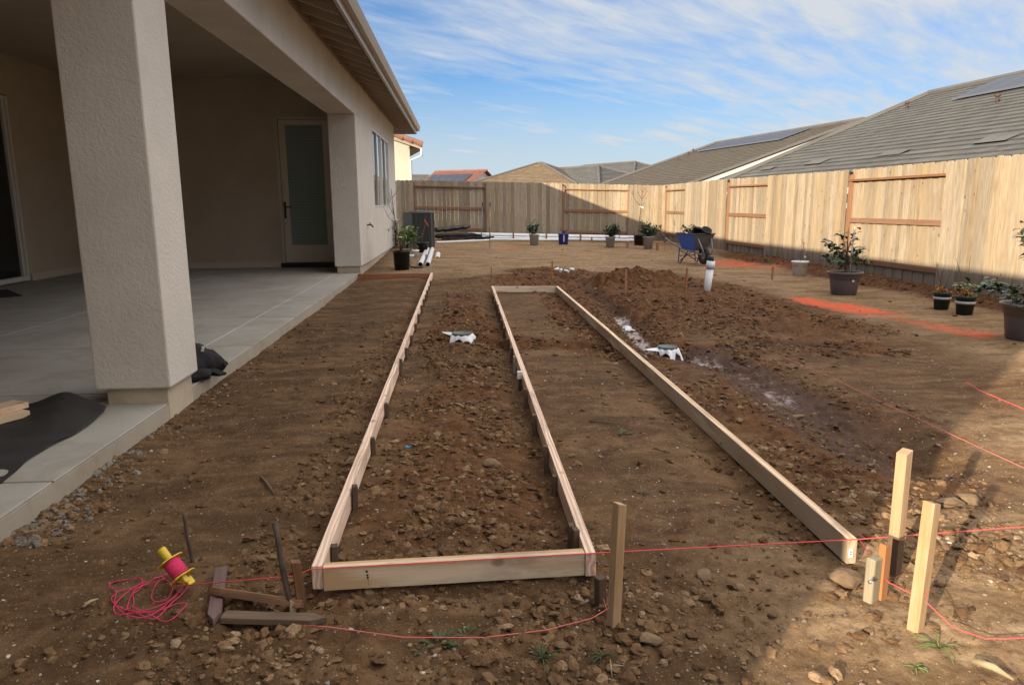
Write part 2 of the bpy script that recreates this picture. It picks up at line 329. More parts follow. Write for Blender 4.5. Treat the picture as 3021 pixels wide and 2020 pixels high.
# roof tiles: colour varies tile by tile; the courses are geometry
def tiles(name,cols,rough=.85):
    g=G_(name); lc=g.attr('lc'); v=g.n('ShaderNodeTexBrick'); v.offset=.5; v.inputs['Scale'].default_value=1; v.inputs['Mortar Size'].default_value=.006; v.inputs['Brick Width'].default_value=.33; v.inputs['Row Height'].default_value=.34
    v.inputs['Color1'].default_value=(0,0,0,1); v.inputs['Color2'].default_value=(1,1,1,1); v.inputs['Bias'].default_value=0; g.l(lc,v.inputs['Vector'])
    n=g.noise(lc,2.9,4,.65,sc=(.12,1.0,1)); n2=g.noise(lc,14,4,.7,sc=(.25,1,1))
    f=g.math('ADD',g.math('MULTIPLY',v.outputs['Color'],.16),g.math('ADD',g.math('MULTIPLY',n,.51),g.math('MULTIPLY',n2,.33)))
    sz=g.n('ShaderNodeSeparateXYZ'); g.l(lc,sz.inputs[0]); edge=g.ramp(g.math('MULTIPLY',sz.outputs[2],.2),[(.4,0.),(.6,.30)])  # risers darkened to paint the shadow gap under each course
    return g.set(g.mix(edge,g.ramp(f,[(.25,cols[0]),(.5,cols[1]),(.75,cols[2])]),tuple(x*.35 for x in cols[0])),rough,g.bump(n2,.4,.01),spec=.2)
m_tgrey=tiles('grey_roof_tiles',[(.062,.061,.058),(.105,.102,.094),(.155,.148,.132)])
m_tbrown=tiles('brown_roof_tiles',[(.062,.052,.041),(.096,.082,.064),(.130,.112,.088)])
m_ttan=tiles('tan_roof_tiles',[(.10,.065,.042),(.16,.115,.07),(.22,.17,.115)])
m_tred=tiles('red_roof_tiles',[(.12,.055,.042),(.18,.085,.065),(.23,.12,.095)])
m_ridge=plain('ridge_cap_tile',(.12,.11,.10),.85,var=.15,sc=4)
m_ridgered=plain('terracotta_cap_tile',(.25,.12,.085),.8,var=.2,sc=5)
# ---------------------------------------------------------------- soil
g=G_('soil'); P=g.n('ShaderNodeNewGeometry').outputs['Position']
wet=g.attr('wet','Fac'); dry=g.attr('dry','Fac'); wht=g.attr('white','Fac'); pnt=g.attr('paint','Fac'); dk=g.attr('mud','Fac')
n1=g.noise(P,.9,6,.62,.3); n2=g.noise(P,7,6,.68,.2); n3=g.noise(P,38,6,.75); n4=g.noise(P,2.6,5,.6,.8,sc=(.5,1.7,1))
base=g.mix(g.ramp(n1,[(.38,0.),(.60,1.)]),(.060,.029,.013),(.140,.078,.038))
base=g.mix(g.ramp(n2,[(.38,.0),(.66,.75)]),base,(.215,.132,.070))
base=g.mix(g.ramp(n4,[(.44,0.),(.60,.8)]),base,(.080,.044,.021))
dryc=g.mix(g.ramp(n4,[(.40,0.),(.60,1.)]),(.19,.118,.060),(.34,.228,.130))
n6=g.noise(P,16,6,.75,.3); dryc=g.mix(g.ramp(n6,[(.50,0.),(.66,.75)]),dryc,(.105,.062,.031)); dryc=g.mix(g.ramp(n6,[(.30,.6),(.42,0.)]),dryc,(.44,.34,.23))
dryc=g.mix(g.ramp(n2,[(.46,0.),(.70,.6)]),dryc,(.135,.080,.040))
c=g.mix(g.ramp(g.math('ADD',dry,g.math('MULTIPLY',g.math('SUBTRACT',n2,.5),.7)),[(.30,0.),(.72,1.)]),base,dryc)
wc=g.mix(g.ramp(n2,[(.35,0.),(.68,1.)]),(.070,.029,.012),(.165,.078,.034))
c=g.mix(g.ramp(g.math('ADD',wet,g.math('MULTIPLY',g.math('SUBTRACT',n1,.5),.8)),[(.32,0.),(.62,.92)]),c,wc)
c=g.mix(g.ramp(g.math('ADD',dk,g.math('MULTIPLY',g.math('SUBTRACT',n2,.5),.6)),[(.35,0.),(.75,.85)]),c,(.085,.054,.042))
# pale grit speckle
v=g.vor(P,75); sel=g.vor(P,75,o='Color'); ss=g.n('ShaderNodeSeparateColor'); g.l(sel,ss.inputs[0])
gr=g.math('MULTIPLY',g.ramp(v,[(.22,1.),(.34,0.)]),g.ramp(ss.outputs[0],[(.90,0.),(.93,1.)]))
v2=g.vor(P,190); sel2=g.vor(P,190,o='Color'); s2=g.n('ShaderNodeSeparateColor'); g.l(sel2,s2.inputs[0])
gr2=g.math('MULTIPLY',g.ramp(v2,[(.25,1.),(.36,0.)]),g.ramp(s2.outputs[1],[(.84,0.),(.88,1.)]))
grit=g.math('MULTIPLY',g.math('MAXIMUM',gr,gr2),g.math('SUBTRACT',1,g.math('MULTIPLY',wet,.8),clamp=True))
c=g.mix(g.math('MULTIPLY',grit,.7),c,(.46,.36,.25))
c=g.mix(g.ramp(n3,[(.30,.6),(.46,0.)]),c,(.040,.022,.011))
pm=g.ramp(g.math('ADD',pnt,g.math('MULTIPLY',g.math('SUBTRACT',g.noise(P,11,6,.82,sc=(1,.6,1)),.5),1.7)),[(.34,0.),(1.05,.9)])
c=g.mix(pm,c,(.72,.105,.045))
wm=g.ramp(g.math('ADD',wht,g.math('MULTIPLY',g.math('SUBTRACT',g.noise(P,11,6,.78,.5),.5),1.5)),[(.50,0.),(.82,1.)])
c=g.mix(wm,c,(.44,.385,.37))
h=g.math('ADD',g.math('MULTIPLY',n3,.5),g.math('ADD',g.math('MULTIPLY',n2,1.2),g.math('MULTIPLY',grit,.25)))
m_soil=g.set(c,.95,g.bump(h,1.0,.014),spec=.12)
g=G_('stone_mix'); r=g.attr('rnd','Fac'); P=g.n('ShaderNodeNewGeometry').outputs['Position']; nn=g.noise(P,60,4,.7); n2=g.noise(P,1.3,4,.6)
c=g.ramp(r,[(.0,(.075,.036,.017)),(.30,(.145,.082,.040)),(.55,(.235,.148,.078)),(.70,(.36,.25,.15)),(.80,(.17,.155,.135)),(.90,(.34,.31,.27)),(1.0,(.66,.60,.50))])
c=g.mix(g.ramp(nn,[(.35,.55),(.6,0.)]),c,(.07,.038,.02)); m_stone=g.set(c,.9,g.bump(nn,.5,.004),spec=.15)
# ---------------------------------------------------------------- terrain
def sm(a,b,x): t=np.clip((x-a)/(b-a),0,1); return t*t*(3-2*t)
def T0(x,y):
    return .20*sm(11,24,y)*np.clip((7.0-x)/8,0,1)-.03*np.exp(-((x+1.6)/.5)**2)*(y<14)
def TZ(x,y): return float(T0(np.array(float(x)),np.array(float(y))))
def onground(px,py):
    z=0.
    for _ in range(12): p=at(px,py,z); z=TZ(p.x,p.y)
    return Vector((p.x,p.y,z))
def poly(pxs): return [onground(*q) for q in pxs]
TR=[(poly([(1640,800),(1700,835),(1760,872),(1850,945),(1915,1012),(1965,1035)]),.17,.13),
    (poly([(1300,1000),(1380,998),(1530,1008),(1660,1012),(1790,1016),(1965,1035)]),.12,.11),
    (poly([(1965,1030),(2060,1042),(2190,1090),(2330,1165),(2470,1245),(2600,1310),(2700,1345)]),.26,.12),
    (poly([(1990,1022),(2120,1020),(2260,1012),(2370,1010),(2500,1025)]),.12,.10),
    ([Vector((-.63,2.2,0)),Vector((-.66,6,0)),Vector((-.66,13.5,0))],.10,.035),
    ([Vector((.38,2.5,0)),Vector((.40,6,0)),Vector((.40,11.3,0))],.09,.040),
    ([Vector((1.36,2.5,0)),Vector((1.38,6,0)),Vector((1.40,11.2,0))],.09,.035),
    ([Vector((-.5,2.36,0)),Vector((.5,2.38,0))],.06,.04)]
def segdist(x,y,pl):
    d=np.full(x.shape,1e9)
    for a,b in zip(pl[:-1],pl[1:]):
        ax,ay,bx,by=a[0],a[1],b[0],b[1]; L=(bx-ax)**2+(by-ay)**2+1e-9
        t=np.clip(((x-ax)*(bx-ax)+(y-ay)*(by-ay))/L,0,1); d=np.minimum(d,np.hypot(x-ax-t*(bx-ax),y-ay-t*(by-ay)))
    return d
def hsh(ix,iy,s):
    n=(ix.astype(np.int64)*374761393+iy.astype(np.int64)*668265263+s*1442695041)&0x7fffffff
    n=(n^(n>>13))*1274126177&0x7fffffff; return ((n^(n>>16))&0xffff)/65535.
def vnoise(x,y,s):
    ix=np.floor(x);iy=np.floor(y);fx=x-ix;fy=y-iy;fx=fx*fx*(3-2*fx);fy=fy*fy*(3-2*fy)
    a=hsh(ix,iy,s);b=hsh(ix+1,iy,s);c=hsh(ix,iy+1,s);d=hsh(ix+1,iy+1,s); return (a*(1-fx)+b*fx)*(1-fy)+(c*(1-fx)+d*fx)*fy
def fbm(x,y,sc,o=4,s=1,g_=.5):
    r=0;a=1;t=0
    for i in range(o): r=r+a*vnoise(x*sc,y*sc,s+i*17); t+=a; a*=g_; sc*=2.03
    return r/t
def lumps(x,y,cell,s,dens=.7):
    """rounded clods scattered on a jittered grid"""
    X=x/cell;Y=y/cell; ix=np.floor(X);iy=np.floor(Y); h=np.zeros(x.shape)
    for dx in (-1,0,1):
        for dy in (-1,0,1):
            jx=ix+dx;jy=iy+dy; cxp=jx+.2+.6*hsh(jx,jy,s);cyp=jy+.2+.6*hsh(jx,jy,s+5); rr=.22+.45*hsh(jx,jy,s+9); on=hsh(jx,jy,s+3)<dens
            d=np.hypot(X-cxp,Y-cyp)/rr; h=np.maximum(h,np.where(on,np.sqrt(np.clip(1-d*d,0,1))*rr,0))
    return h*cell
blob=lambda x,y,cx,cy,rx,ry,p=2: np.exp(-(((x-cx)/rx)**p+((y-cy)/ry)**p))
def masks(x,y):
    w1=fbm(x,y,.8,4,3)-.5
    wet=np.zeros(x.shape)
    wet=np.maximum(wet,sm(.95,.35,segdist(x,y,TR[0][0])+w1))
    wet=np.maximum(wet,sm(.80,.25,segdist(x,y,TR[2][0])+w1*.8))
    wet=np.maximum(wet,.85*sm(.6,.2,segdist(x,y,TR[3][0])+w1*.8))
    wet=np.maximum(wet,.75*sm(.42,.1,segdist(x,y,TR[1][0])+w1*.4))
    wet=np.maximum(wet,blob(x,y,3.1,9.3,1.5,2.2,4)*.95); wet=np.maximum(wet,blob(x,y,2.6,11.9,1.9,1.1,4)); wet=np.maximum(wet,blob(x,y,1.4,12.4,1.2,1.3,2)*.8)
    wet=np.maximum(wet,blob(x,y,3.9,7.6,.9,1.0,2)*.75)
    wet=np.maximum(wet,.55*sm(.55,.2,np.abs(x-.0)+w1*.5)*sm(2.2,2.9,y)*sm(12,10,y))
    wet=np.maximum(wet,.45*sm(.5,.1,np.abs(x-1.75)+w1*.6)*sm(11,9,y)*sm(2.2,3,y))
    wet=np.maximum(wet,.8*sm(.6,.1,np.abs(x-7.05)+w1*.5)*sm(21,17,y))
    dry=sm(11.5,15.5,y+w1*5)*.85; dry=np.maximum(dry,sm(3.6,4.8,x+w1*1.2)*.75); dry=np.maximum(dry,.95*blob(x,y,2.3,1.8,1.5,1.2,4))
    fld=blob(x+w1*.4,y+w1*.4,3.55,2.75,1.30,1.75,4)   # dry soil tone that also paints the sunlit ground brighter, right of the stakes
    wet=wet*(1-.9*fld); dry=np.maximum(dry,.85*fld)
    dry=dry*(1-.6*sm(-1.2,-2.0,x))
    wet=wet*1.0; dry=np.clip(dry-wet*.9,0,1)
    d0=segdist(x,y,TR[0][0]); d1=segdist(x,y,TR[1][0]); d2=segdist(x,y,TR[2][0])
    tt=fbm(x,y,2.2,3,41)
    white=np.maximum(.72*sm(.20,.02,d0)*sm(9.6,9.0,y)*sm(6.2,6.7,y),.45*sm(.13,.03,d1)*sm(.3,.9,x))
    white=np.maximum(white,.54*sm(.36,.03,d2)*(.80+.35*sm(.40,.58,tt))); white=np.maximum(white,.62*blob(x,y,1.62,6.75,.28,.3))
    mud=np.maximum(1.0*sm(.60,.15,d2+w1*.3),.8*sm(.14,.06,d1)); mud=np.maximum(mud,.6*sm(.25,.08,d0)); mud=np.maximum(mud,.8*sm(.22,.08,segdist(x,y,TR[3][0])))
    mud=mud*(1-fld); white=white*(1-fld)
    a=poly([(2380,886),(2560,915),(2700,950),(2850,980)]); da=segdist(x,y,a)
    paint=.88*sm(.52,.10,da+.3*w1)*np.clip(.72+1.3*(fbm(x,y,3.1,3,77)-.45),0,1)
    paint=np.maximum(paint,.70*sm(.24,.03,segdist(x,y,a[2:])+.2*w1))
    b=poly([(2120,770),(2190,785),(2270,790)]); paint=np.maximum(paint,.80*sm(1.0,.15,segdist(x,y,b)+.5*w1)*np.clip(.75+1.3*(fbm(x,y,2.7,3,79)-.45),0,1))
    c_=poly([(1470,731),(1520,728)]); paint=np.maximum(paint,.55*sm(.5,.1,segdist(x,y,c_)+.2*w1))
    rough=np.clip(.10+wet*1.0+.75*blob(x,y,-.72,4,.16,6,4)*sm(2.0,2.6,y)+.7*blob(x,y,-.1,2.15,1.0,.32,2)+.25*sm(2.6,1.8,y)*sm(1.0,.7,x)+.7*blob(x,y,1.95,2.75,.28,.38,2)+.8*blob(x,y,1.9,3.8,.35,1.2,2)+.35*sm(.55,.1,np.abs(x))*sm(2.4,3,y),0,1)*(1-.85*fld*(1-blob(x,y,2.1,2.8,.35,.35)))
    return wet,dry,white,mud,paint,rough
def axis(segs):
    a=[]
    for lo,hi,st in segs: a+=list(np.arange(lo,hi-1e-6,st))
    a.append(segs[-1][1]); return np.array(a)
# ramps of coarse spacing carry the one sheet out to the horizon
ax_x=np.concatenate([[-900,-300,-120,-60,-30,-20,-14],axis([(-9,-3,.12),(-3,-2,.03),(-2,3.2,.0115),(3.2,5,.02),(5,9,.04),(9,12,.5)]),[16,24,40,80,200,900]])
ax_y=np.concatenate([[-900,-200,-60,-20,-8,-3,-1,0],axis([(.6,1.3,.03),(1.3,4,.0115),(4,7,.018),(7,12,.03),(12,18,.055),(18,27,.09)]),[28,30,34,40,60,100,250,1500]])
gx,gy=np.meshgrid(ax_x,ax_y); shp=gx.shape; X=gx.ravel(); Y=gy.ravel()
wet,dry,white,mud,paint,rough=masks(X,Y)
near=sm(30,26.5,Y)*sm(9.5,8.2,X)*sm(-9,-8,X)
dist=np.hypot(X,Y)
Z=T0(X,Y)
for pl,wd,dp in TR: Z-=dp*np.exp(-(segdist(X,Y,pl)/wd)**2)*(.75+.5*fbm(X,Y,2.5,2,9))
Z+=.055*(fbm(X,Y,.7,4,11)-.5)+.022*(fbm(X,Y,4,4,21)-.5)
fine=.012+.016*rough
Z+=fine*(fbm(X,Y,17,4,31,.6)-.5)
pt=fbm(X,Y,3.3,3,71); cl=np.maximum(lumps(X,Y,.13,5,.25)*.5*sm(.45,.9,rough),lumps(X,Y,.060,7,.6)*.75*sm(.25,.7,rough)*sm(.28,.55,pt)); cl=np.maximum(cl,lumps(X,Y,.030,8,.6)*.6*sm(.04,.35,rough)*sm(.25,.5,pt)*sm(9,6,dist))
Z+=cl*(.6+.5*fbm(X,Y,40,3,55))
# heap of dug earth and spoil along the trenches
heap=.25*blob(X,Y,2.72,12.0,.60,.5)+.17*blob(X,Y,3.40,11.8,.60,.45)+.10*blob(X,Y,2.0,11.6,.5,.4)+.07*blob(X,Y,4.2,11.0,.8,.22)+.10*blob(X,Y,1.2,12.9,.9,.3)+.07*blob(X,Y,2.6,9.4,1.0,1.2)+.05*blob(X,Y,3.6,8.0,.7,.7)+.10*blob(X,Y,3.7,7.4,.6,.35)+.05*blob(X,Y,2.1,5.2,.35,1.0)+.03*blob(X,Y,1.95,2.75,.3,.4)
Z+=heap*(.35+1.3*fbm(X,Y,5,4,61))+.05*np.clip(wet,0,1)*(fbm(X,Y,2.6,4,83)-.45)*sm(3.5,5,Y); Z+=.10*blob(X,Y,7.15,15,.32,7,4)*(.6+.8*fbm(X,Y,5,3,67))
Z=Z*near+(-.25)*(1-near)
# the house pad: keep the soil under the slab and walls
Z=np.where((X<-1.93)&(X>-17)&(Y>-1.2)&(Y<22.2),np.minimum(Z,-.12),Z)
nx,ny=len(ax_x),len(ax_y)
idx=np.arange(nx*ny).reshape(ny,nx)
faces=np.stack([idx[:-1,:-1],idx[:-1,1:],idx[1:,1:],idx[1:,:-1]],-1).reshape(-1,4)
def bigmesh(name,V,F,mat,attrs,smooth=True):
    me=bpy.data.meshes.new(name); me.vertices.add(len(V)); me.vertices.foreach_set('co',V.astype(np.float32).ravel())
    k=F.shape[1]; me.loops.add(F.size); me.loops.foreach_set('vertex_index',F.astype(np.int32).ravel()); me.polygons.add(len(F)); me.polygons.foreach_set('loop_start',np.arange(0,F.size,k,dtype=np.int32)); me.polygons.foreach_set('loop_total',np.full(len(F),k,dtype=np.int32))
    me.polygons.foreach_set('use_smooth',np.full(len(F),smooth)); me.update(calc_edges=True)
    for n,a in attrs.items(): q=me.attributes.new(n,'FLOAT','POINT'); q.data.foreach_set('value',a.astype(np.float32))
    me.materials.append(mat); o=bpy.data.objects.new(name,me); COL.objects.link(o); return o
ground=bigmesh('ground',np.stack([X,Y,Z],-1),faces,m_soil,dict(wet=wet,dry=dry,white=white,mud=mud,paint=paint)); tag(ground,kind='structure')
ZG=Z.reshape(shp)
def gz(x,y):
    i=min(max(np.searchsorted(ax_x,x)-1,0),nx-2); j=min(max(np.searchsorted(ax_y,y)-1,0),ny-2)
    return float(ZG[j,i])
def gzv(x,y):
    i=np.clip(np.searchsorted(ax_x,x)-1,0,nx-2); j=np.clip(np.searchsorted(ax_y,y)-1,0,ny-2); return (ZG[j,i]+ZG[j+1,i+1])/2
def gp(px,py):
    z=0.
    for _ in range(10): p=at(px,py,z); z=TZ(p.x,p.y)
    return Vector((p.x,p.y,gz(p.x,p.y)))
# stones and clods: nobody could count them
def ico(sub):
    import bmesh
    bm=bmesh.new(); bmesh.ops.create_icosphere(bm,subdivisions=sub,radius=1); v=np.array([q.co[:] for q in bm.verts]); f=np.array([[a.index for a in q.verts] for q in bm.faces]); bm.free(); return v,f
def scatter(name,n,xr,yr,smin,smax,powr,flat,colf,dens,sub=1,seed=3,sink=.3):
    rg=np.random.default_rng(seed); v0,f0=ico(sub)
    x=rg.uniform(*xr,n*6); y=yr[0]+(yr[1]-yr[0])*rg.uniform(0,1,n*6)**1.7; d=dens(x,y); keep=rg.uniform(0,1,n*6)<d; x=x[keep][:n]; y=y[keep][:n]; n=len(x)
    ok=~((x<-1.93)&(y<22)); x=x[ok]; y=y[ok]; n=len(x)
    s=smin*(smax/smin)**(rg.uniform(0,1,n)**powr); z=gzv(x,y)
    sc=np.stack([s*rg.uniform(.7,1.3,n),s*rg.uniform(.7,1.3,n),s*rg.uniform(*flat,n)],-1)
    jit=1+rg.uniform(-.28,.28,(n,len(v0),1)); a=rg.uniform(0,6.28,n); ca,sa=np.cos(a),np.sin(a)
    P=v0[None]*jit*sc[:,None]; tx=rg.uniform(-.5,.5,n)[:,None]; Zp=P[...,2]+P[...,0]*tx; Px=P[...,0]*ca[:,None]-P[...,1]*sa[:,None]; Py=P[...,0]*sa[:,None]+P[...,1]*ca[:,None]
    V=np.stack([Px+x[:,None],Py+y[:,None],Zp+(z+sc[:,2]*(1-2*sink)*.8)[:,None]],-1).reshape(-1,3)
    F=(f0[None]+np.arange(n)[:,None,None]*len(v0)).reshape(-1,3)
    o=bigmesh(name,V,F,m_stone,dict(rnd=np.repeat(colf(rg,n,x,y),len(v0))),smooth=False); return tag(o,kind='stuff')
def dclod(x,y):
    w_,_,_,_,_,r_=masks(x,y); edge=sm(.25,.05,np.abs(x+1.78))*.5
    return np.clip((r_*1.1-.05)*sm(.22,.58,fbm(x,y,3.3,3,71))*(1-.85*sm(.34,.18,segdist(x,y,TR[2][0])))+edge*.3,0.022,1)
scatter('soil_clods',30000,(-2,3.2),(1.4,8.5),.0025,.024,2.9,(.35,.7),lambda rg,n,x,y: np.clip(rg.normal(.36,.15,n),.02,.72),dclod,2,11)
scatter('far_soil_clods',12000,(-1.5,7.2),(6,22),.008,.036,3.2,(.4,.7),lambda rg,n,x,y: np.clip(rg.normal(.22,.13,n)+.30*masks(x,y)[1],0,.7),lambda x,y: dclod(x,y)**2*sm(.15,.5,masks(x,y)[0])+.004,1,12)
scatter('pebbles',20000,(-2,4.5),(1.3,8),.0016,.009,2.4,(.35,.7),lambda rg,n,x,y: rg.uniform(.35,1.0,n),lambda x,y: np.clip(.35+.9*(fbm(x,y,2.1,3,91)-.45)+.8*blob(x,y,-1.75,4,.14,3,2),.04,1),1,13,.4)
scatter('river_gravel',330,(-1.93,-1.60),(2.9,4.6),.008,.026,1.5,(.5,.8),lambda rg,n,x,y: rg.choice([.80,.84,.5,.6,.35],n)+rg.uniform(-.03,.03,n),lambda x,y: np.clip(1.25-(x+1.93)*5,0,1)*np.clip(fbm(x,y,4,2,5)*2-.5,0,1),2,14,.3)
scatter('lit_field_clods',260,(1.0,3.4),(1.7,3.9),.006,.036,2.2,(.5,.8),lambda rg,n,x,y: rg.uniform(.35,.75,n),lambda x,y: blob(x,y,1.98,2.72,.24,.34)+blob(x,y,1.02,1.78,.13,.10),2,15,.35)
# individually visible larger stones
def stone(name,label,px,py,r,mat=None,flat=.6,cat='stone',seed=0,group=None):
    rg=np.random.default_rng(seed+int(px)); p=gp(px,py); v,f=ico(2); v=v*(1+.22*np.sin(v@rg.uniform(-4,4,(3,3))+rg.uniform(0,6,3)).sum(1,keepdims=True)*.6+rg.uniform(-.06,.06,(len(v),1))); s=np.array([r*rg.uniform(1.0,1.4),r*rg.uniform(.7,1.0),r*flat*.7]); a=rg.uniform(0,6)
    v=v*s; c_,s_=math.cos(a),math.sin(a); v=np.stack([v[:,0]*c_-v[:,1]*s_,v[:,0]*s_+v[:,1]*c_,v[:,2]],-1)
    mb=MB(); mb.add([Vector(q) for q in v],[tuple(q) for q in f],None,0,False); o=mb.build(name,mat or m_dirtlump); o.location=(p.x,p.y,p.z+r*flat*.45); tag(o,label,cat,group)
    return o
# ---------------------------------------------------------------- patio slab
SL=.09; WX=-1.88; SX=-1.92
mb=MB(); cuts_x=[-12,-4.6,-2.36,SX]; cuts_y=[-.9,1.6,3.35,5.0,6.7,8.45,11.0,13.95]
pat=MB()
pat.box(((-12+SX)/2,(-.9+13.95)/2,(SL-.012-.25)/2),(SX+12,14.85,SL-.012+.25))
slab=pat.build('patio_slab',m_conc_side,None); tag(slab,kind='structure')
top=MB(); J=.007
for a,b in zip(cuts_x[:-1],cuts_x[1:]):
    for c_,d in zip(cuts_y[:-1],cuts_y[1:]):
        top.box(((a+b)/2,(c_+d)/2,SL-.006),(b-a-2*J,d-c_-2*J,.012))
t_=top.build('patio_paving',m_conc,None,bevel=.006); tag(t_,kind='structure')
jl=MB()
for a in cuts_x[1:3]: jl.box((a,6.5,SL-.0075),(2*J+.012,14.8,.012))
jl.build('patio_joint_filler',m_joint,None); tag(bpy.data.objects['patio_joint_filler'],kind='structure')
# ---------------------------------------------------------------- main house
house=thing('house','taupe stucco house with covered patio, square column and deep eaves','house',(-1.88,4.65,0)); HL=Vector(house.location)
def hb(mb): # shift geometry so that parts sit under the house Empty
    mb.v=[(x-HL.x,y-HL.y,z-HL.z) for x,y,z in mb.v]; return mb
Hn,Hs=22.15,-.87       # far and near ends of the house
ET=3.62                # wall top
BZ=.215                # stucco bottom
def bx(mb,x0,x1,y0,y1,z0,z1,**k): mb.box(((x0+x1)/2,(y0+y1)/2,(z0+z1)/2),(abs(x1-x0),abs(y1-y0),abs(z1-z0)),**k)
PB=15.45; PL=-7.5; PIN=13.93; WIN0,WIN1=16.55,20.15; WZ0,WZ1=1.31,3.02
# long wall beyond the patio with its window hole, in pieces butted end to end
mb=MB(); bx(mb,WX-.2,WX,PIN+.5,WIN0,BZ,ET); bx(mb,WX-.2,WX,WIN0,WIN1,BZ,WZ0); bx(mb,WX-.2,WX,WIN0,WIN1,WZ1,ET); bx(mb,WX-.2,WX,WIN1,Hn,BZ,ET)
bx(mb,-16,WX-.2,Hn-.2,Hn,BZ,ET); bx(mb,-16,-15.8,Hs,Hn-.2,BZ,ET); bx(mb,-15.8,WX,Hs,Hs+.25,BZ,ET)
hb(mb).build('wall',m_stucco,house)
mb=MB(); bx(mb,WX-.5,WX,PIN,PIN+.5,BZ,3.0); hb(mb).build('pier',m_stucco,house,bevel=.012)
mb=MB(); bx(mb,WX-.5,WX,Hs+.25,PIN+.5,3.0,ET); bx(mb,WX-.5,WX-.3,Hs+.25,PB,ET,3.9); hb(mb).build('beam',m_stucco,house,bevel=.012)
mb=MB(); bx(mb,WX-.47,WX,4.66,5.16,.20,3.0); colm=hb(mb).build('column',m_stucco,house,bevel=.012)
mb=MB(); bx(mb,WX-.42,WX-.035,4.70,5.12,-.12,.20); hb(mb).build('column_footing',m_block,colm,bevel=.006)
mb=MB(); bx(mb,WX-.46,WX-.03,PIN+.03,Hn-.03,-.2,BZ); bx(mb,-15.9,WX-.46,Hn-.4,Hn-.03,-.2,BZ); hb(mb).build('foundation',m_block,house)
# patio inside walls

mb=MB(); DX0,DX1,DZ1=-3.70,-2.56,3.13
bx(mb,PL-.2,DX0,PB,PB+.2,BZ,3.9); bx(mb,DX0,DX1,PB,PB+.2,DZ1,3.9); bx(mb,DX1,WX-.2,PB,PB+.2,BZ,3.9)
bx(mb,PL-.2,PL,13.15,PB,BZ,3.9); bx(mb,PL-.2,PL,9.3,13.15,3.20,3.9); bx(mb,PL-.2,PL,Hs+.25,9.3,BZ,3.9)
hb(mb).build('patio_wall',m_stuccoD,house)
mb=MB(); bx(mb,PL-.1,DX0,PB-.012,PB+.1,.09,BZ); bx(mb,DX1,WX-.5,PB-.012,PB+.1,.09,BZ); bx(mb,PL-.1,PL+.012,13.2,PB,.09,BZ); hb(mb).build('weep_screed',m_trim,house)
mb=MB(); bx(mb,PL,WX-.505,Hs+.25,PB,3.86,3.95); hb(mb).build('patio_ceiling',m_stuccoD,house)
# extend slab to the door wall behind the pier
mb=MB(); bx(mb,-12,WX-.47,13.95+.007,PB,-.1,SL); o=mb.build('patio_alcove_slab',m_conc); tag(o,kind='structure')
# patio door
D=thing('x','x','x'); bpy.data.objects.remove(D)
mb=MB(); y0=PB+.02
bx(mb,DX0,DX0+.06,y0-.045,y0+.1,.13,DZ1); bx(mb,DX1-.06,DX1,y0-.045,y0+.1,.13,DZ1); bx(mb,DX0+.06,DX1-.06,y0-.045,y0+.1,DZ1-.06,DZ1)
dfr=hb(mb).build('door_frame',m_trim,house,bevel=.004)
mb=MB(); a,b=DX0+.065,DX1-.065; zz0,zz1=.19,DZ1-.065; st=.135
bx(mb,a,a+st,y0,y0+.045,zz0,zz1); bx(mb,b-st,b,y0,y0+.045,zz0,zz1); bx(mb,a+st,b-st,y0,y0+.045,zz0,zz0+.36); bx(mb,a+st,b-st,y0,y0+.045,zz1-.10,zz1)
door=hb(mb).build('door',m_doorp,house,bevel=.003)
mb=MB(); bx(mb,a+st,b-st,y0+.012,y0+.03,zz0+.36,zz1-.10); hb(mb).build('glass_pane',m_blind,door)
mb=MB(); bx(mb,a+.02,a+.06,y0-.012,y0,1.10,1.44); mb.tube([(a+.04,y0-.012,1.33),(a+.04,y0-.06,1.33),(a+.17,y0-.06,1.33)],.013); hb(mb).build('handle',m_black,door)
mb=MB(); bx(mb,DX0-.02,DX1+.02,y0-.11,y0+.08,SL+.003,.185); hb(mb).build('threshold',m_black,house)
# sliding door on the left patio wall
mb=MB(); x0=PL+.02
SY0,SY1=9.5,13.05
bx(mb,x0-.1,x0+.04,SY1-.06,SY1,.12,3.16); bx(mb,x0-.1,x0+.04,SY0,SY0+.06,.12,3.16); bx(mb,x0-.1,x0+.04,SY0+.06,SY1-.06,3.10,3.16); bx(mb,x0-.1,x0+.06,SY0+.06,SY1-.06,.12,.20)
bx(mb,x0-.06,x0+.015,SY1-.13,SY1-.065,.20,3.10)
sl_=hb(mb).build('sliding_door_frame',m_whiteframe,house,bevel=.004)
mb=MB(); bx(mb,x0-.05,x0-.03,SY0+.06,SY1-.13,.20,3.10); hb(mb).build('glass_pane',m_glassdark,sl_)
# window: twin sliders
def window(y0,y1,z0,z1):
    mb=MB(); x=WX+.006; t=.045
    bx(mb,x-.08,x,y0,y0+t,z0,z1); bx(mb,x-.08,x,y1-t,y1,z0,z1); bx(mb,x-.08,x,y0+t,y1-t,z0,z0+t); bx(mb,x-.08,x,y0+t,y1-t,z1-t,z1)
    ym=(y0+y1)/2; bx(mb,x-.07,x-.004,ym-.04,ym+.04,z0+t,z1-t)
    f=hb(mb).build('window',m_whiteframe,house,bevel=.003)
    mb=MB(); bx(mb,x-.05,x-.035,y0+t,ym-.04,z0+t,z1-t); hb(mb).build('pane',m_glassdark,f)
    mb=MB(); bx(mb,x-.05,x-.035,ym+.04,y1-t,z0+t,z1-t); hb(mb).build('pane',m_mirror,f)
window(WIN0,(WIN0+WIN1)/2-.04,WZ0,WZ1); window((WIN0+WIN1)/2+.04,WIN1,WZ0,WZ1)
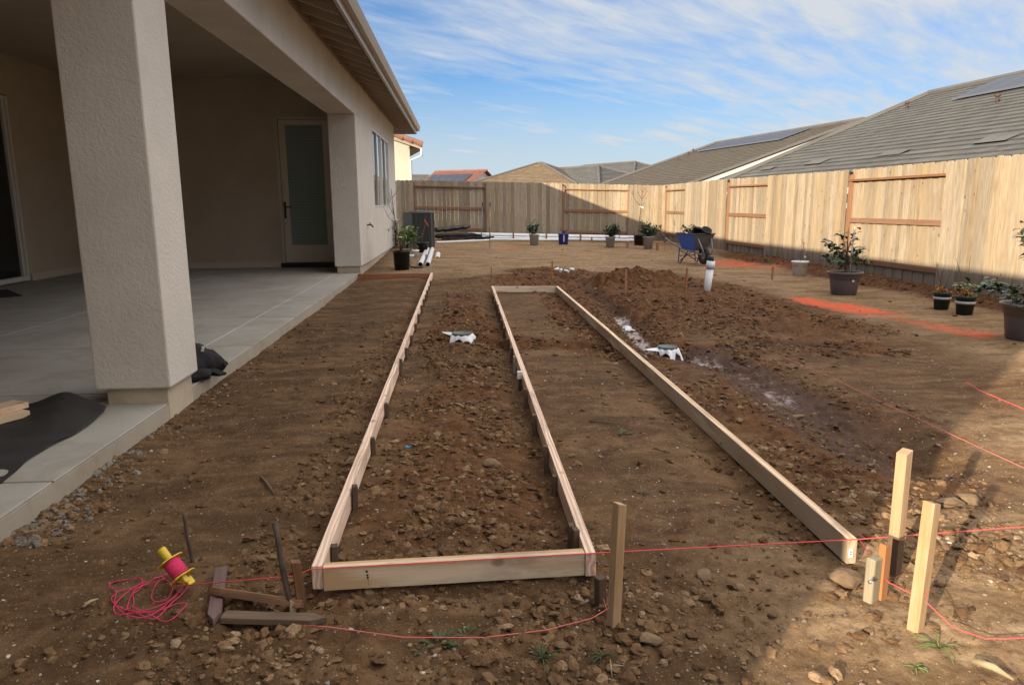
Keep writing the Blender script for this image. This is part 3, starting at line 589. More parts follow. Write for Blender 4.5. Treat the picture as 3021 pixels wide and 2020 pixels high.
mb=MB(); ymid=(WIN0+WIN1)/2; bx(mb,WX-.1,WX-.02,ymid-.04,ymid+.04,WZ0,WZ1); hb(mb).build('window_mullion',m_whiteframe,house)
# roof: hip with open eaves
PIT=.34; OV=.60; EX=WX+OV; EXw=-16-OV; EN,ES=Hn+OV,Hs-OV
def rz(x,y): # underside of the sheathing
    return 3.60+PIT*min(EX-x,x-EXw,EN-y,y-ES)
rx_=(EX+EXw)/2; rh=(EX-EXw)/2
corn=[(EX,ES),(EX,EN),(EXw,EN),(EXw,ES)]; RA=(rx_,ES+rh); RB=(rx_,EN-rh)
def roofmesh(z0):
    top_=z0+PIT*rh; v=[(*c_,z0) for c_ in corn]+[(*RA,top_),(*RB,top_)]
    return v,[(0,1,5,4),(1,2,5),(2,3,4,5),(3,0,4)]
v,f=roofmesh(3.60); v2,f2=roofmesh(3.64); mb=MB(); mb.add(v,[q[::-1] for q in f]); hb(mb).build('roof_sheathing',m_soffit,house)
# ---- tiled roof planes as overlapping courses clipped to the plane's outline
def clip(poly_,a,b,keep_ge,val):
    outp=[]
    for i in range(len(poly_)):
        p,q=poly_[i],poly_[(i+1)%len(poly_)]; dp,dq=(p[1]-val),(q[1]-val)
        if not keep_ge: dp,dq=-dp,-dq
        if dp>=0: outp.append(p)
        if dp*dq<0: t=dp/(dp-dq); outp.append((p[0]+(q[0]-p[0])*t,p[1]+(q[1]-p[1])*t))
    return outp
def tiled(mb,pts,course=.34,th=.032,mi=0):
    """pts: planar polygon in 3D whose first edge is the eave"""
    P=[Vector(p) for p in pts]; u=(P[1]-P[0]).normalized(); n=(P[1]-P[0]).cross(P[2]-P[0]).normalized()
    if n.z<0: n=-n
    vdir=n.cross(u).normalized()
    if vdir.z<0: vdir=-vdir
    q=[((p-P[0]).dot(u),(p-P[0]).dot(vdir)) for p in P]; vmax=max(a[1] for a in q); k=0; off=random.uniform(0,50)
    while k*course<vmax:
        c0,c1=k*course,min((k+1)*course,vmax); s=clip(clip(q,0,0,True,c0),0,0,False,c1)
        if len(s)>=3:
            top_=[P[0]+u*a+vdir*b+n*(.006+th*(1-(b-c0)/course)) for a,b in s]; lc=[(a+off,b+.01,0) for a,b in s]
            mb.add(top_,[tuple(range(len(s)))],lc,mi)
            lo=sorted([a for a,b in s if abs(b-c0)<1e-5])
            if len(lo)>=2 and lo[-1]-lo[0]>.01:
                A=P[0]+u*lo[0]+vdir*c0;B=P[0]+u*lo[-1]+vdir*c0
                mb.add([A,B,B+n*(th+.006),A+n*(th+.006)],[(0,1,2,3)],[(lo[0]+off,c0-.02,5),(lo[-1]+off,c0-.02,5),(lo[-1]+off,c0-.01,5),(lo[0]+off,c0-.01,5)],mi)
        k+=1
mb=MB()
for q in f2: tiled(mb,[v2[i] for i in (q if len(q)==3 or q==(0,1,5,4) else q)])
hb(mb).build('roof',m_tgrey,house)
# rafter tails, blocking, fascia and gutter
for i,y in enumerate(np.arange(ES+.5,EN-.45,.61)):
    mb=MB(); M=rot(0,math.atan(PIT),0); L=.58/math.cos(math.atan(PIT)); xm=WX+.29
    mb.box((xm,y,3.60+PIT*(EX-xm)-.078),(L,.045,.14),M)
    if y>5: hb(mb).build('rafter_tail',m_rafter,house)
    else:
        hb(mb).build('rafter_tail',m_rafter,house) if y>3 else None
for x in np.arange(-4,WX+.4,.61):
    mb=MB(); M=rot(-math.atan(PIT),0,0); mb.box((x,Hn+.29,3.60+PIT*(.31)-.052),(.04,.6,.09),M); hb(mb).build('rafter_tail',m_rafter,house)
mb=MB(); bx(mb,WX-.05,WX+.018,Hs,Hn,ET+.0,3.60+PIT*OV-.01); bx(mb,WX-6,WX-.05,Hn-.05,Hn+.018,ET,3.60+PIT*OV-.01); hb(mb).build('eave_blocking',m_soffit,house)
mb=MB(); bx(mb,EX,EX+.04,ES,EN+.04,3.46,3.64); bx(mb,-16.6,EX,EN,EN+.04,3.46,3.64); bx(mb,-16.6,EX,ES-.04,ES,3.46,3.64); hb(mb).build('fascia',m_gutter,house,bevel=.004)
mb=MB(); gpz=[(0,0),(.07,0),(.10,.05),(.085,.075),(.11,.12),(.10,.12),(.095,.115),(0,.115)]
P_=[];n_=len(gpz)
for y in (ES,EN+.05):
    for a,b in gpz: P_.append((EX+.043+a,y,3.545+b))
mb.add(P_,[tuple(range(n_)),tuple(range(2*n_-1,n_-1,-1))]+[(i,i+n_,(i+1)%n_+n_,(i+1)%n_) for i in range(n_)])
hb(mb).build('gutter',m_gutter,house)
# hose bibb and vent on the wall
mb=MB(); c0=Vector((WX,15.05,.965)); mb.tube([c0,c0+Vector((.09,0,0)),c0+Vector((.12,0,-.05))],.016); mb.tube([c0+Vector((.06,-.055,.035)),c0+Vector((.06,.055,.035))],.011); mb.tube([c0+Vector((.06,0,0)),c0+Vector((.06,0,.04))],.008); hb(mb).build('hose_bibb',m_steel,house)
mb=MB(); bx(mb,WX,WX+.10,21.15,21.62,.62,.95); hb(mb).build('disconnect_box',m_whiteframe,house,bevel=.02)
mb=MB(); bx(mb,WX,WX+.06,21.3,21.42,.2,.62); hb(mb).build('conduit',m_black,house)
# ---------------------------------------------------------------- fences
def fboards(mb,a,b,face,z0f,z1f,gap=.0025,w=.142,th=.016):
    a=Vector(a);b=Vector(b); L=(b-a).length; u=(b-a)/L; n=Vector((-u.y,u.x)) ; k=max(1,round(L/(w+gap))); st=L/k; ang=math.atan2(u.y,u.x); M=rot(0,0,ang)
    for i in range(k):
        c=a+u*(st*(i+.5)); ww=st-gap; z0=z0f(c.x,c.y); z1=z1f(c.x,c.y)+random.uniform(-.008,.008); h=ww/2; e=.028
        pts=[(-h,z0),(h,z0),(h,z1-e),(h-e,z1),(-h+e,z1),(-h,z1-e)]
        p=Vector((c.x,c.y,0))+Vector((n.x,n.y,0))*face+Vector((n.x,n.y,0))*(.009 if i%2 else -.009)*random.uniform(.3,1)
        mb.prism(pts,th,M,p,long=1)
def fence(name,label,A,B,sections,z0f,z1f,posts,side):
    """sections: list of (t0,t1,'b'|'r'); boards on our side or rails toward us"""
    root=thing(name,label,'fence',(A[0],A[1],0)); O=Vector(root.location)
    def loc(mb): mb.v=[(x-O.x,y-O.y,z-O.z) for x,y,z in mb.v]; return mb
    A2=Vector(A);B2=Vector(B);u=(B2-A2).normalized(); n=Vector((-u.y,u.x)); ang=math.atan2(u.y,u.x); M=rot(0,0,ang)
    for t0,t1,k in sections:
        a=A2+u*t0;b=A2+u*t1; mb=MB(); face=side*(.055 if k=='b' else -.025)
        fboards(mb,a,b,face,z0f,z1f); loc(mb).build('board_panel',m_fence,root)
        if k=='r':
            m=(a+b)/2; L=(b-a).length
            for hh,wd in ((1.0,0),(.545,1),(.155,1)):
                z0=z0f(m.x,m.y)+.02; z1=z1f(m.x,m.y); z=z1-.20 if wd==0 else (z0+(z1-z0)*(.515 if hh==.545 else .175))
                za=[ (z1f(q.x,q.y)-.20 if wd==0 else (z0f(q.x,q.y)+.02+(z1f(q.x,q.y)-z0f(q.x,q.y)-.02)*(.515 if hh==.545 else .135))) for q in (a,b)]
                tilt=math.atan2(za[1]-za[0],L); MM=rot(0,-tilt,ang); c=(Vector((m.x,m.y,(za[0]+za[1])/2))+Vector((n.x,n.y,0))*side*(.012 if wd==0 else .005))
                mb=MB(); mb.box(c,(L,.088 if wd==0 else .038,.038 if wd==0 else .088),MM); loc(mb).build('rail',m_rail,root,bevel=.002)
    for t in posts:
        c=A2+u*t; mb=MB(); z1=z1f(c.x,c.y)-.09; mb.box((c.x,c.y,(z1-.2)/2),(.088,.088,z1+.2),M,long=2); loc(mb).build('post',m_rail,root,bevel=.003)
        mb=MB(); mb.box((c.x+n.x*side*.03,c.y+n.y*side*.03,z1+.02),(.03,.05,.06),M,long=2); loc(mb).build('post_cap_scrap',m_black,root)
    return root
FX=7.4; FY=25.9
zr0=lambda x,y:.02+.03*math.sin(y*.8)*.3; zr1=lambda x,y:1.96+.05*max(0,min(1,(y-14)/6))
# right fence runs from the far corner toward the camera; t measured from y=FY+.0 downwards
ys=lambda px,py: (lambda d:(CAMP+d*(FX/d[0]))[1])(ray(px,py))
yr=[FY,ys(2028,570),ys(2150,560),ys(2272,560),ys(2508,560),ys(2795,600)]
tt=[FY-y for y in yr]
secs=[(0,tt[1],'r'),(tt[1],tt[2],'b'),(tt[2],tt[3],'r'),(tt[3],tt[4],'b'),(tt[4],tt[5],'r'),(tt[5],tt[5]+2.4,'b'),(tt[5]+2.4,tt[5]+4.8,'r'),(tt[5]+4.8,tt[5]+7.2,'b'),(tt[5]+7.2,tt[5]+9.6,'r'),(tt[5]+9.6,tt[5]+14,'b')]
fence('board_fence','sunlit cedar board fence along the right side of the yard','x' and (FX,FY),(FX,-6),secs,zr0,zr1,[.06,tt[2]+.05,tt[4]+.05,tt[5]+2.4,tt[5]+7.2],-1)
zf0=lambda x,y:.03+.24*max(0,min(1,(7-x)/8.5)); zf1=lambda x,y:2.0+.21*max(0,min(1,(7-x)/8.5))
xs=lambda px,py: (lambda d:(CAMP+d*(FY/d[1]))[0])(ray(px,py))
xf=[-7.5,xs(1220,570),xs(1434,570),xs(1658,560),xs(1855,570),FX]
tf=[x-xf[0] for x in xf]
fence('board_fence','shaded cedar board fence across the far end of the yard behind the white pipes',(xf[0],FY),(FX,FY),[(0,tf[1],'b'),(tf[1],tf[2],'r'),(tf[2],tf[3],'b'),(tf[3],tf[4],'r'),(tf[4],tf[5],'b')],zf0,zf1,[tf[1],tf[2],tf[3]+.05,tf[4],],-1)
# ---------------------------------------------------------------- neighbour houses
def gable_house(name,label,o,th,u0,ur,v0,v1,z0,pitch,mroof,mwall,panels=(),hipped=False,vents=(),rake=True,dark=()):
    """local frame: u climbs the roof plane facing us from the eave at u0 to the ridge at ur; v runs along the ridge"""
    root=thing(name,label,'house',(o[0],o[1],0)); n=Vector((math.cos(th),math.sin(th),0)); d=Vector((-math.sin(th),math.cos(th),0)); O=Vector((o[0],o[1],0))
    W=lambda u,v,z: n*u+d*v+Vector((0,0,z)); zr=lambda u: z0+pitch*(ur-abs(u-ur)); u2=2*ur-u0; h=(ur-u0)
    hp=h if hipped else 0
    mb=MB(); tiled(mb,[W(u0,v0,zr(u0)),W(u0,v1,zr(u0)),W(ur,v1-hp,zr(ur)),W(ur,v0+hp,zr(ur))]); tiled(mb,[W(u2,v1,zr(u0)),W(u2,v0,zr(u0)),W(ur,v0+hp,zr(ur)),W(ur,v1-hp,zr(ur))])
    if hipped: tiled(mb,[W(u2,v0,zr(u0)),W(u0,v0,zr(u0)),W(ur,v0+hp,zr(ur))]); tiled(mb,[W(u0,v1,zr(u0)),W(u2,v1,zr(u0)),W(ur,v1-hp,zr(ur))])
    rf=mb.build('roof',mroof,root)
    mb=MB(); mb.tube([W(ur,v0+hp,zr(ur)+.05),W(ur,v1-hp,zr(ur)+.05)],.11,6,smooth=False)
    if hipped:
        for (uu,vv,ve) in ((u0,v0,v0+hp),(u0,v1,v1-hp),(u2,v0,v0+hp),(u2,v1,v1-hp)): mb.tube([W(uu,vv,zr(u0)+.05),W(ur,ve,zr(ur)+.05)],.10,6,smooth=False)
    mb.build('ridge_cap',m_ridgered if mroof is m_tred else m_ridge,rf)
    mb=MB(); i=.5; zb=-1.0
    for va in (v0+i,v1-i):
        if hipped: pts=[W(u0+i,va,zb),W(u2-i,va,zb),W(u2-i,va,zr(u0)+.02),W(u0+i,va,zr(u0)+.02)]
        else: pts=[W(u0+i,va,zb),W(u2-i,va,zb),W(u2-i,va,zr(u0+i)-.03),W(ur,va,zr(ur)-.03),W(u0+i,va,zr(u0+i)-.03)]
        mb.add(pts,[tuple(range(len(pts)))])
    for ua in (u0+i,u2-i): mb.add([W(ua,v0+i,zb),W(ua,v1-i,zb),W(ua,v1-i,zr(u0+i)-.03),W(ua,v0+i,zr(u0+i)-.03)],[(0,1,2,3)])
    mb.build('wall',mwall,root)
    if not hipped and rake:
        for va in (v0,v1):
            for ua in (u0,u2):
                mb=MB(); A,B=W(ua,va,zr(u0)-.10),W(ur,va,zr(ur)-.10); t=(B-A); L=t.length; mdl=(A+B)/2; zax=Vector((0,0,1)); x_=t.normalized(); y_=zax.cross(x_).normalized(); z_=x_.cross(y_); MM=Matrix((x_,y_,z_)).transposed(); mb.box(mdl,(L,.05,.20),MM); mb.build('rake_board',m_whiteframe,root)
        for va in (v0,v1):
            mb=MB(); mb.tube([W(u0,va,zr(u0)+.06),W(ur,va,zr(ur)+.06)],.10,5,smooth=False); mb.build('rake_tile',m_ridge,root)
    mb=MB()
    for ua,s in ((u0,-1),(u2,1)): mb.box((W(ua+s*.02,(v0+v1)/2,zr(u0)-.06)),(.12,v1-v0,.14),rot(0,0,th))
    mb.build('gutter',m_whiteframe,root)
    for (ua,ub,va,vb) in panels:
        mb=MB(); t=math.atan(pitch); e=.13
        pts=[W(ua,va,zr(ua)+e),W(ua,vb,zr(ua)+e),W(ub,vb,zr(ub)+e),W(ub,va,zr(ub)+e)]; lo=[p-Vector((0,0,.05)) for p in pts]; L=(ub-ua)/math.cos(t)
        mb.add(pts+lo,[(0,1,2,3),(4,5,1,0),(5,6,2,1),(6,7,3,2),(7,4,0,3)],[(0,0,0),(vb-va,0,0),(vb-va,L,0),(0,L,0)]*2); mb.build('solar_panel',m_solar,root)
    for (ua,va) in vents:
        mb=MB(); mb.tube([W(ua,va,zr(ua)-.05),W(ua,va,zr(ua)+.20)],.04,8); mb.lathe([(.075,.18),(.075,.23),(0,.26)],8,W(ua,va,zr(ua))); mb.build('roof_vent',m_steel,root)
    for (ua,ub,va,vb) in dark:
        mb=MB(); e=.06; mb.add([W(ua,va,zr(ua)+e),W(ua,vb,zr(ua)+e),W(ub,vb,zr(ub)+e),W(ub,va,zr(ub)+e)],[(0,1,2,3)]); mb.build('flat_vent_tile',m_ridge,root)
    return root
gable_house('neighbor_house','large grey shake roof with solar panels rising behind the right fence','x' and (10,12),R(5),-.8,7.55,-12,12.62,2.0,.40,m_tgrey,m_greywall,panels=[(5.75,7.25,-6,9.3)],vents=[(4.7,6.4),(6.0,11.6)],dark=[(1.0,1.35,8.4,9.3),(1.1,1.45,5.2,6.1),(1.3,1.65,2.3,3.2),(.9,1.2,11.0,11.8)])
gable_house('neighbor_house','brown tiled roof with white rake board next to the grey shake roof',(10,26),R(10),-.8,9.7,5.5,18.8,1.8,.335,m_tbrown,m_greywall,panels=[(7.7,9.4,9.0,17.4)],vents=[(6.0,16.6),(7.9,18.3),(7.2,17.6)])
tsh=thing('sky_blocker_house','plain unseen house added behind the camera to block southern sky','house',(8,-9,0))  # added unseen house, blocks southern sky to darken the column front
mb=MB(); mb.box((0,0,2.6),(13,9,5.6)); mb.build('wall',m_stuccoD,tsh)
mb=MB(); e_=[(-7.1,-5.1,5.4),(7.1,-5.1,5.4),(7.1,5.1,5.4),(-7.1,5.1,5.4),(-3,0,7.2),(3,0,7.2)]
for q in ((0,1,5,4),(1,2,5),(2,3,4,5),(3,0,4)): tiled(mb,[Vector(e_[i]) for i in q])
mb.build('roof',m_tgrey,tsh)
# far houses seen over the far fence (ridge positions from the photograph at their own distance)
def far_house(name,label,px,py,Y,th,h,L,mroof,mwall,pitch=.4,hipped=True,panels=(),vents=(),rake=False):
    p=aty(px,py,Y); n=Vector((math.cos(th),math.sin(th))); d=Vector((-math.sin(th),math.cos(th)))
    # ridge end nearest us sits at p ; u0 = -h
    o=(p.x,p.y); root=gable_house(name,label,o,th,-h,0,(-h if hipped else 0),L,p.z,pitch,mroof,mwall,panels,hipped,vents,rake)
    return root
far_house('pyramid_roof_house','tan tiled pyramid roof peeking over the middle of the far fence',1599,483,62,R(62),4.8,5.2,m_ttan,m_cream,.40,panels=[])
far_house('hip_roof_house','dark grey hip roof left of the brown neighbor roof behind the far fence',1765,492,60,R(35),5.0,11,m_tgrey,m_greywall,.36)
far_house('hip_roof_house','smallest grey hip roof between the dark grey hip roof and the brown neighbor roof',1874,479,78,R(30),5.5,14,m_tgrey,m_greywall,.38)
far_house('red_roof_house','red tiled gable roof with blue solar panels over the far fence',1437,503,80,R(62),5.5,6.5,m_tred,m_greywall,.42,hipped=False,panels=[(-4.2,-1.2,1.2,6.0)],rake=False)
far_house('grey_roof_house','low grey roof at the far left between the cream house and the red roof',1262,518,95,R(80),6,9,m_tgrey,m_greywall,.36)
# cream stucco neighbour with terracotta roof, beyond the far fence at left
cr_=thing('cream_stucco_house','sunlit cream stucco house with terracotta tile roof at the left end of the far fence','house',(-3.1,33,0)); O=Vector(cr_.location)
def rel(mb,O=O): mb.v=[(x-O.x,y-O.y,z-O.z) for x,y,z in mb.v]; return mb
pw=aty(1208,424,33); pe=aty(1246,424,32.6); pt=aty(1166,396,32.6)
sl=(pt.z-pe.z)/(pe.x-pt.x)
mb=MB(); xe=pw.x; ze=pw.z-.05; xr=xe-6
mb.add([(xr-6,33,-.5),(xe,33,-.5),(xe,33,ze),(xr,33,ze+6*sl),(xr-6,33,ze)],[(0,1,2,3,4)]); mb.add([(xe,33,-.5),(xe-2.2,45,-.5),(xe-2.2,45,ze),(xe,33,ze)],[(0,1,2,3)]); rel(mb).build('wall',m_cream,cr_)
mb=MB(); A=Vector((pe.x,32.6,pe.z-.06)); B=Vector((xr,32.6,pe.z-.06+sl*(pe.x-xr))); dd=Vector((-2.4,13,0)); tiled(mb,[A,A+dd,B+dd,B],.34,.05); C=Vector((2*xr-pe.x,32.6,A.z)); tiled(mb,[C+dd,C,B,B+dd],.34,.05)
roof_=rel(mb).build('roof',m_tred,cr_)
mb=MB(); Lr=(B-A).length; k=int(Lr/.42)
for i in range(k):
    a=A+(B-A)*(i/k)+Vector((0,-.02,.03)); b=A+(B-A)*((i+1.08)/k)+Vector((0,-.02,.06)); mb.tube([a,b],[.13,.11],8,smooth=False)
rel(mb).build('rake_tile',m_ridgered,roof_)
mb=MB(); mb.add([A+Vector((0,.0,-.02)),B+Vector((0,0,-.02)),B+dd+Vector((0,0,-.02)),A+dd+Vector((0,0,-.02))],[(0,1,2,3)]); t0=A+Vector((0,0,-.28)); mb.add([A+Vector((0,-.01,0)),B+Vector((0,-.01,0)),B+Vector((0,-.01,-.2)),A+Vector((0,-.01,-.2))],[(0,1,2,3)]); mb.add([A,A+dd,A+dd+Vector((0,0,-.2)),A+Vector((0,0,-.2))],[(0,1,2,3)]); mb.add([A+Vector((0,0,-.2)),A+dd+Vector((0,0,-.2)),Vector((xe-2.4,45.6,ze-.15)),Vector((xe,32.6,ze-.15))],[(0,1,2,3)])
rel(mb).build('soffit',m_soffit,cr_)
mb=MB(); mb.tube([A+Vector((-.05,.0,-.15)),A+Vector((-.05,0,-.45)),Vector((xe+.04,32.9,A.z-.62)),Vector((xe+.04,32.9,0))],.05,8); rel(mb).build('downspout',m_whiteframe,cr_)
# ---------------------------------------------------------------- form boards
def board(name,label,a,b,h=.09,t=.038,mat=m_form,cat='form board',z=None,inset=True):
    a=Vector(a);b=Vector(b); L=(b-a).length; ang=math.atan2(b.y-a.y,b.x-a.x); tl=math.atan2(b.z-a.z,(b-a).xy.length); m=(a+b)/2
    mb=MB(); mb.box((0,0,-h/2),(L,t,h),I3); o=mb.build(name,mat,None,bevel=.0025); o.location=m; o.rotation_euler=(0,-tl,ang); 
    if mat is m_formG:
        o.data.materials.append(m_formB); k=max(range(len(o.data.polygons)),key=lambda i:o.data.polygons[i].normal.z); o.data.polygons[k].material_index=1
    tag(o,label,cat); return o
ZT=.10
mats_A=board('form_board','long form board nearest the patio, pinkish top edge, stakes along its right side',(-.528,2.40,ZT),(-.528-.012,13.60,ZT+.01))
board('form_board','long form board in the middle, second from the patio, stakes along its left side',(.455,2.41,ZT),(.497,11.27,ZT),mat=m_form)
board('form_board','rightmost long form board with a small white tag on its near end',(1.462,2.44,ZT),(1.497,11.13,ZT),mat=m_formG,h=.10)
board('form_board','short cross board closing the near end of the left form, nearest the camera',(-.506,2.405,ZT),(.433,2.437,ZT),mat=m_formB)
board('form_board','short pale cross board at the far end of the middle form',(.52,11.22,ZT),(1.474,11.10,ZT),mat=m_formB)
board('form_board','reddish brown cross board from the patio edge to the first form board',(-1.90,13.52,ZT+.01),(-.565,13.5,ZT+.01),mat=m_redboard,h=.11)
# pencil dots stamped on the cross board
mb=MB()
for i,(dx,dz) in enumerate([(0,-.022),(.002,-.036),(.003,-.046),(.004,-.058),(.006,-.070)]): mb.lathe([(0,0),(.004 if i<3 else .0018,0)],10,(-.352+dx,2.387,ZT+dz),M=rot(R(90),0,0))
o=mb.build('grade_stamp_mark',m_black); cb=[q for q in bpy.data.objects if q.name.startswith('form_board') and 'nearest the camera' in q.get('label','')][0]; o.parent=cb; o.matrix_parent_inverse=(Matrix.Translation(cb.location)@cb.rotation_euler.to_matrix().to_4x4()).inverted()
cR=[q for q in bpy.data.objects if q.name.startswith('form_board') and 'rightmost' in q.get('label','')][0]
mb=MB(); mb.box((1.4565,2.438,.045),(.016,.003,.036)); mb.box((1.4565,2.4362,.050),(.009,.0012,.004),mi=1); mb.box((1.4565,2.4362,.042),(.009,.0012,.004),mi=1); o=mb.build('paper_tag',[m_tan_tape,m_ink]); o.parent=cR; o.matrix_parent_inverse=(Matrix.Translation(cR.location)@cR.rotation_euler.to_matrix().to_4x4()).inverted()
# ---------------------------------------------------------------- stakes
def stake_mb(w_,t_,h,below=.12,point=True,tipcut=0):
    mb=MB(); pts=[(-w_/2,h),(w_/2,h-tipcut),(w_/2,-below*.3),(0,-below),(-w_/2,-below*.3)]; mb.prism(pts,t_,long=1); return mb
def stake(name,label,p,h,w_=.045,t_=.03,mat=m_stake,rz=0,tilt=(0,0),group=None,cat='stake',below=.12,tipcut=0,bevel=.0015):
    o=stake_mb(w_,t_,h,below,tipcut=tipcut).build(name,mat,None,bevel=bevel); o.location=p; o.rotation_euler=(tilt[0],tilt[1],rz); tag(o,label,cat,group); return o
# small stakes holding the left form board, on its right side
srcs=[]
A_px=[(978,1605),(1043,1443),(1099,1291),(1139,1184),(1180,1068),(1201,1024),(1217,985),(1229,950),(1238,926),(1246,901),(1253,885),(1260,868),(1266,857),(1272,840),(1275,830)]
B_px=[(1683,1540),(1696,1572),(1636,1393),(1607,1323),(1577,1225),(1550,1152),(1503,1024),(1495,995),(1483,962),(1476,939),(1470,920),(1462,902),(1457,886),(1452,868)]
ORD='nearest second third fourth fifth sixth seventh eighth ninth tenth eleventh twelfth thirteenth fourteenth fifteenth sixteenth'.split()
def small_stakes(pxs,xb,side,lab,grp,special):
    first=None
    for i,(px,py) in enumerate(pxs):
        q=at(px,py,.10); x=xb(q.y)+side*.033; hh=.10+random.uniform(-.02,.02)
        if i==0: hh=.095
        if first is None:
            first=stake('short_form_stake',lab,(0,0,0),.11,.034,.024,m_old,group=grp); o=first
        else:
            o=first.copy(); COL.objects.link(o)
        o.location=(x,q.y,0); o.scale=(1,1,hh/.11); o.rotation_euler=(random.uniform(-.05,.05),side*random.uniform(0,.06),math.pi/2+random.uniform(-.3,.3))
        o['label']=special.get(i,ORD[i]+' '+lab)
        srcs.append(o)
xa=lambda y:-.528-.012*(y-2.4)/11.2; xb_=lambda y:.455+.042*(y-2.41)/8.86
small_stakes(A_px,xa,1,'short dark stake from the near end along the left form board','short stakes along the left form board',{0:'short black stake in the near left corner of the form, nearest the camera'})
small_stakes(B_px,xb_,-1,'short dark stake from the near end along the middle form board','short stakes along the middle form board',{0:'second nearest short stake against the middle form board',1:'shortest dark stake in the near right corner behind the cross board'})
# metal stake with white cap on the left board; pale stake and white label on the middle board
q=at(1180,1063,.12); st=stake('capped_stake','dark stake with a bent white tape top against the left form board',(xa(q.y)+.035,q.y+.02,0),.13,.028,.02,m_old,rz=1.4)
mb=MB(); mb.box((-.012,0,.133),(.045,.03,.006),rot(0,.25,0)); mb.build('white_tape',m_tan_tape,st)
q=at(1517,1053,.10); stake('pale_stake','pale grey short stake against the middle form board just beyond the white tag',(xb_(q.y)-.035,q.y,0),.11,.03,.024,m_grey_stake,rz=1.5)
q=at(1530,1100,.10); st=stake('tagged_stake','dark stake with a white paper label against the middle form board',(xb_(q.y)-.035,q.y,0),.085,.035,.024,m_old,rz=1.5)
mb=MB(); mb.box((.0,-.0,.085),(.038,.04,.055)); mb.box((0,-.021,.09),(.02,.001,.006),mi=1); mb.build('paper_label',[m_tan_tape,m_ink],st)
# large foreground stakes
def gs(px,py): q=gp(px,py); return q
q=Vector((.474,2.10,0)); stake('wooden_stake','tall pale stake in front of the near end of the middle form board',q,.43,.034,.030,m_stake,rz=R(28),tilt=(0,R(1.8)),tipcut=.01)
q=Vector((1.567,2.34,0)); stk1=stake('wooden_stake','tallest stake, pale with a pointed top, behind the sunlit pair at right',q,.47,.042,.038,m_stake,rz=R(30),tilt=(R(-1),R(1.5)),tipcut=-.012)
mb=MB(); mb.box((0,0,.085),(.0435,.0395,.15)); mb.build('dark_wrap',m_old,stk1)
q=Vector((1.440,2.01,0)); stk2=stake('wooden_stake','sunlit orange tan stake nearest the right corner with string tied low on it',q,.435,.042,.036,m_stake,rz=R(30),tilt=(0,R(2.5)),tipcut=.01)
q=Vector((1.395,2.19,0)); stk=stake('short_grey_stake','short weathered grey stake with a nail, left of the brown stake',q,.16,.050,.034,m_grey_stake,rz=R(30),below=.1,bevel=.006)
mb=MB(); mb.tube([(-.02,-.015,.10),(-.075,-.03,.105)],.003); mb.lathe([(0,0),(.007,0),(.007,.002),(0,.002)],8,(-.077,-.031,.105),M=rot(0,R(90),0)); mb.build('nail',m_chrome,stk)
q=Vector((1.437,2.20,0)); stake('short_brown_stake','short reddish brown stake touching the grey stake',q,.205,.040,.024,m_stake_or,rz=R(30),tipcut=.012)
q=Vector((.455,2.22,0)); stake('short_dark_stake','short charcoal stake standing outside the right corner of the cross board',q,.115,.032,.03,m_old,rz=R(30),tilt=(0,R(-3)),bevel=.004)
# mid distance stakes
for px,py,pt_,lab,wd in [(1628,838,770,'orange stake just left of the far end of the rightmost form board',.022),(1844,878,795,'orange brown stake at the near side of the earth heap, left of the pipe stake',.030),(2023,868,790,'orange brown stake between the earth heap and the upright white pipe',.030),(2278,822,786,'lone short orange stake on open ground left of the white plant pot',.032),(1449,840,786,'thin rusty stake beyond the far end of the middle form board',.010),
    (1851,730,713,'tiny brown stake on open ground in front of the white pipes',.06),(1939,738,718,'small stake under the right end of the white pipes, nearest the corner',.07),(1960,742,680,'thin rusty rod standing at the far corner of the fences',.014)]:
    q=gp(px,py); h=(aty(px,pt_,q.y).z-q.z); stake('survey_stake',lab,q,h,wd,wd*.6,m_stake_or if wd>.012 else m_steel,rz=.3,tilt=(0,R(1)))
q=gp(1445,732); stake('rebar_pin','thin rusty rod standing before the pipes beside the two long tools',q,.62,.014,.014,m_steel)
# ---------------------------------------------------------------- string lines
def string(name,label,pts,r=.0012,mat=m_redstr,cat='string'):
    mb=MB(); mb.tube(pts,r,5); o=mb.build(name,mat); tag(o,label,cat); return o
Yl=2.372; zs=ZT+.002
string('mason_string','taut red string stretched along the near cross board to the right edge',[(-1.03,2.40,.045),(-.60,2.378,.078),(-.545,2.376,.101),(.474,2.408,.103),(1.482,2.433,.103),(2.4,2.475,.115),(3.6,2.53,.12)],.0021)
string('mason_string','sagging pale pink string from the dark left stake to the tall pale stake',[(-.55,2.165,.02),(-.44,2.12,.035),(-.2,2.06,.025),(.05,2.04,.024),(.25,2.055,.03),(.40,2.085,.045),(.468,2.10,.075)],.0018,m_pinkpale)
string('mason_string','thin string dropping from the cross board corner to the tall pale stake',[(.44,2.415,.10),(.458,2.30,.06),(.462,2.16,.03),(.47,2.115,.06)],.0011,m_pinkpale)
string('mason_string','red string from the rightmost board end past the two short stakes to the right',[(1.482,2.435,.103),(1.44,2.17,.075),(1.425,2.03,.115),(1.46,2.0,.10),(1.52,1.95,.04),(1.60,1.91,.022),(1.9,1.90,.02),(2.6,1.9,.02)],.0019)
string('mason_string','faint red string crossing the right ground diagonally from the trench',[gp(2300,1050)+Vector((0,0,.0)),gp(2450,1120)+Vector((0,0,.02)),gp(2603,1199)+Vector((0,0,.03)),gp(3021,1392)+Vector((0,0,.03)),gp(3300,1525)+Vector((0,0,.03))],.0018,m_pinkpale)
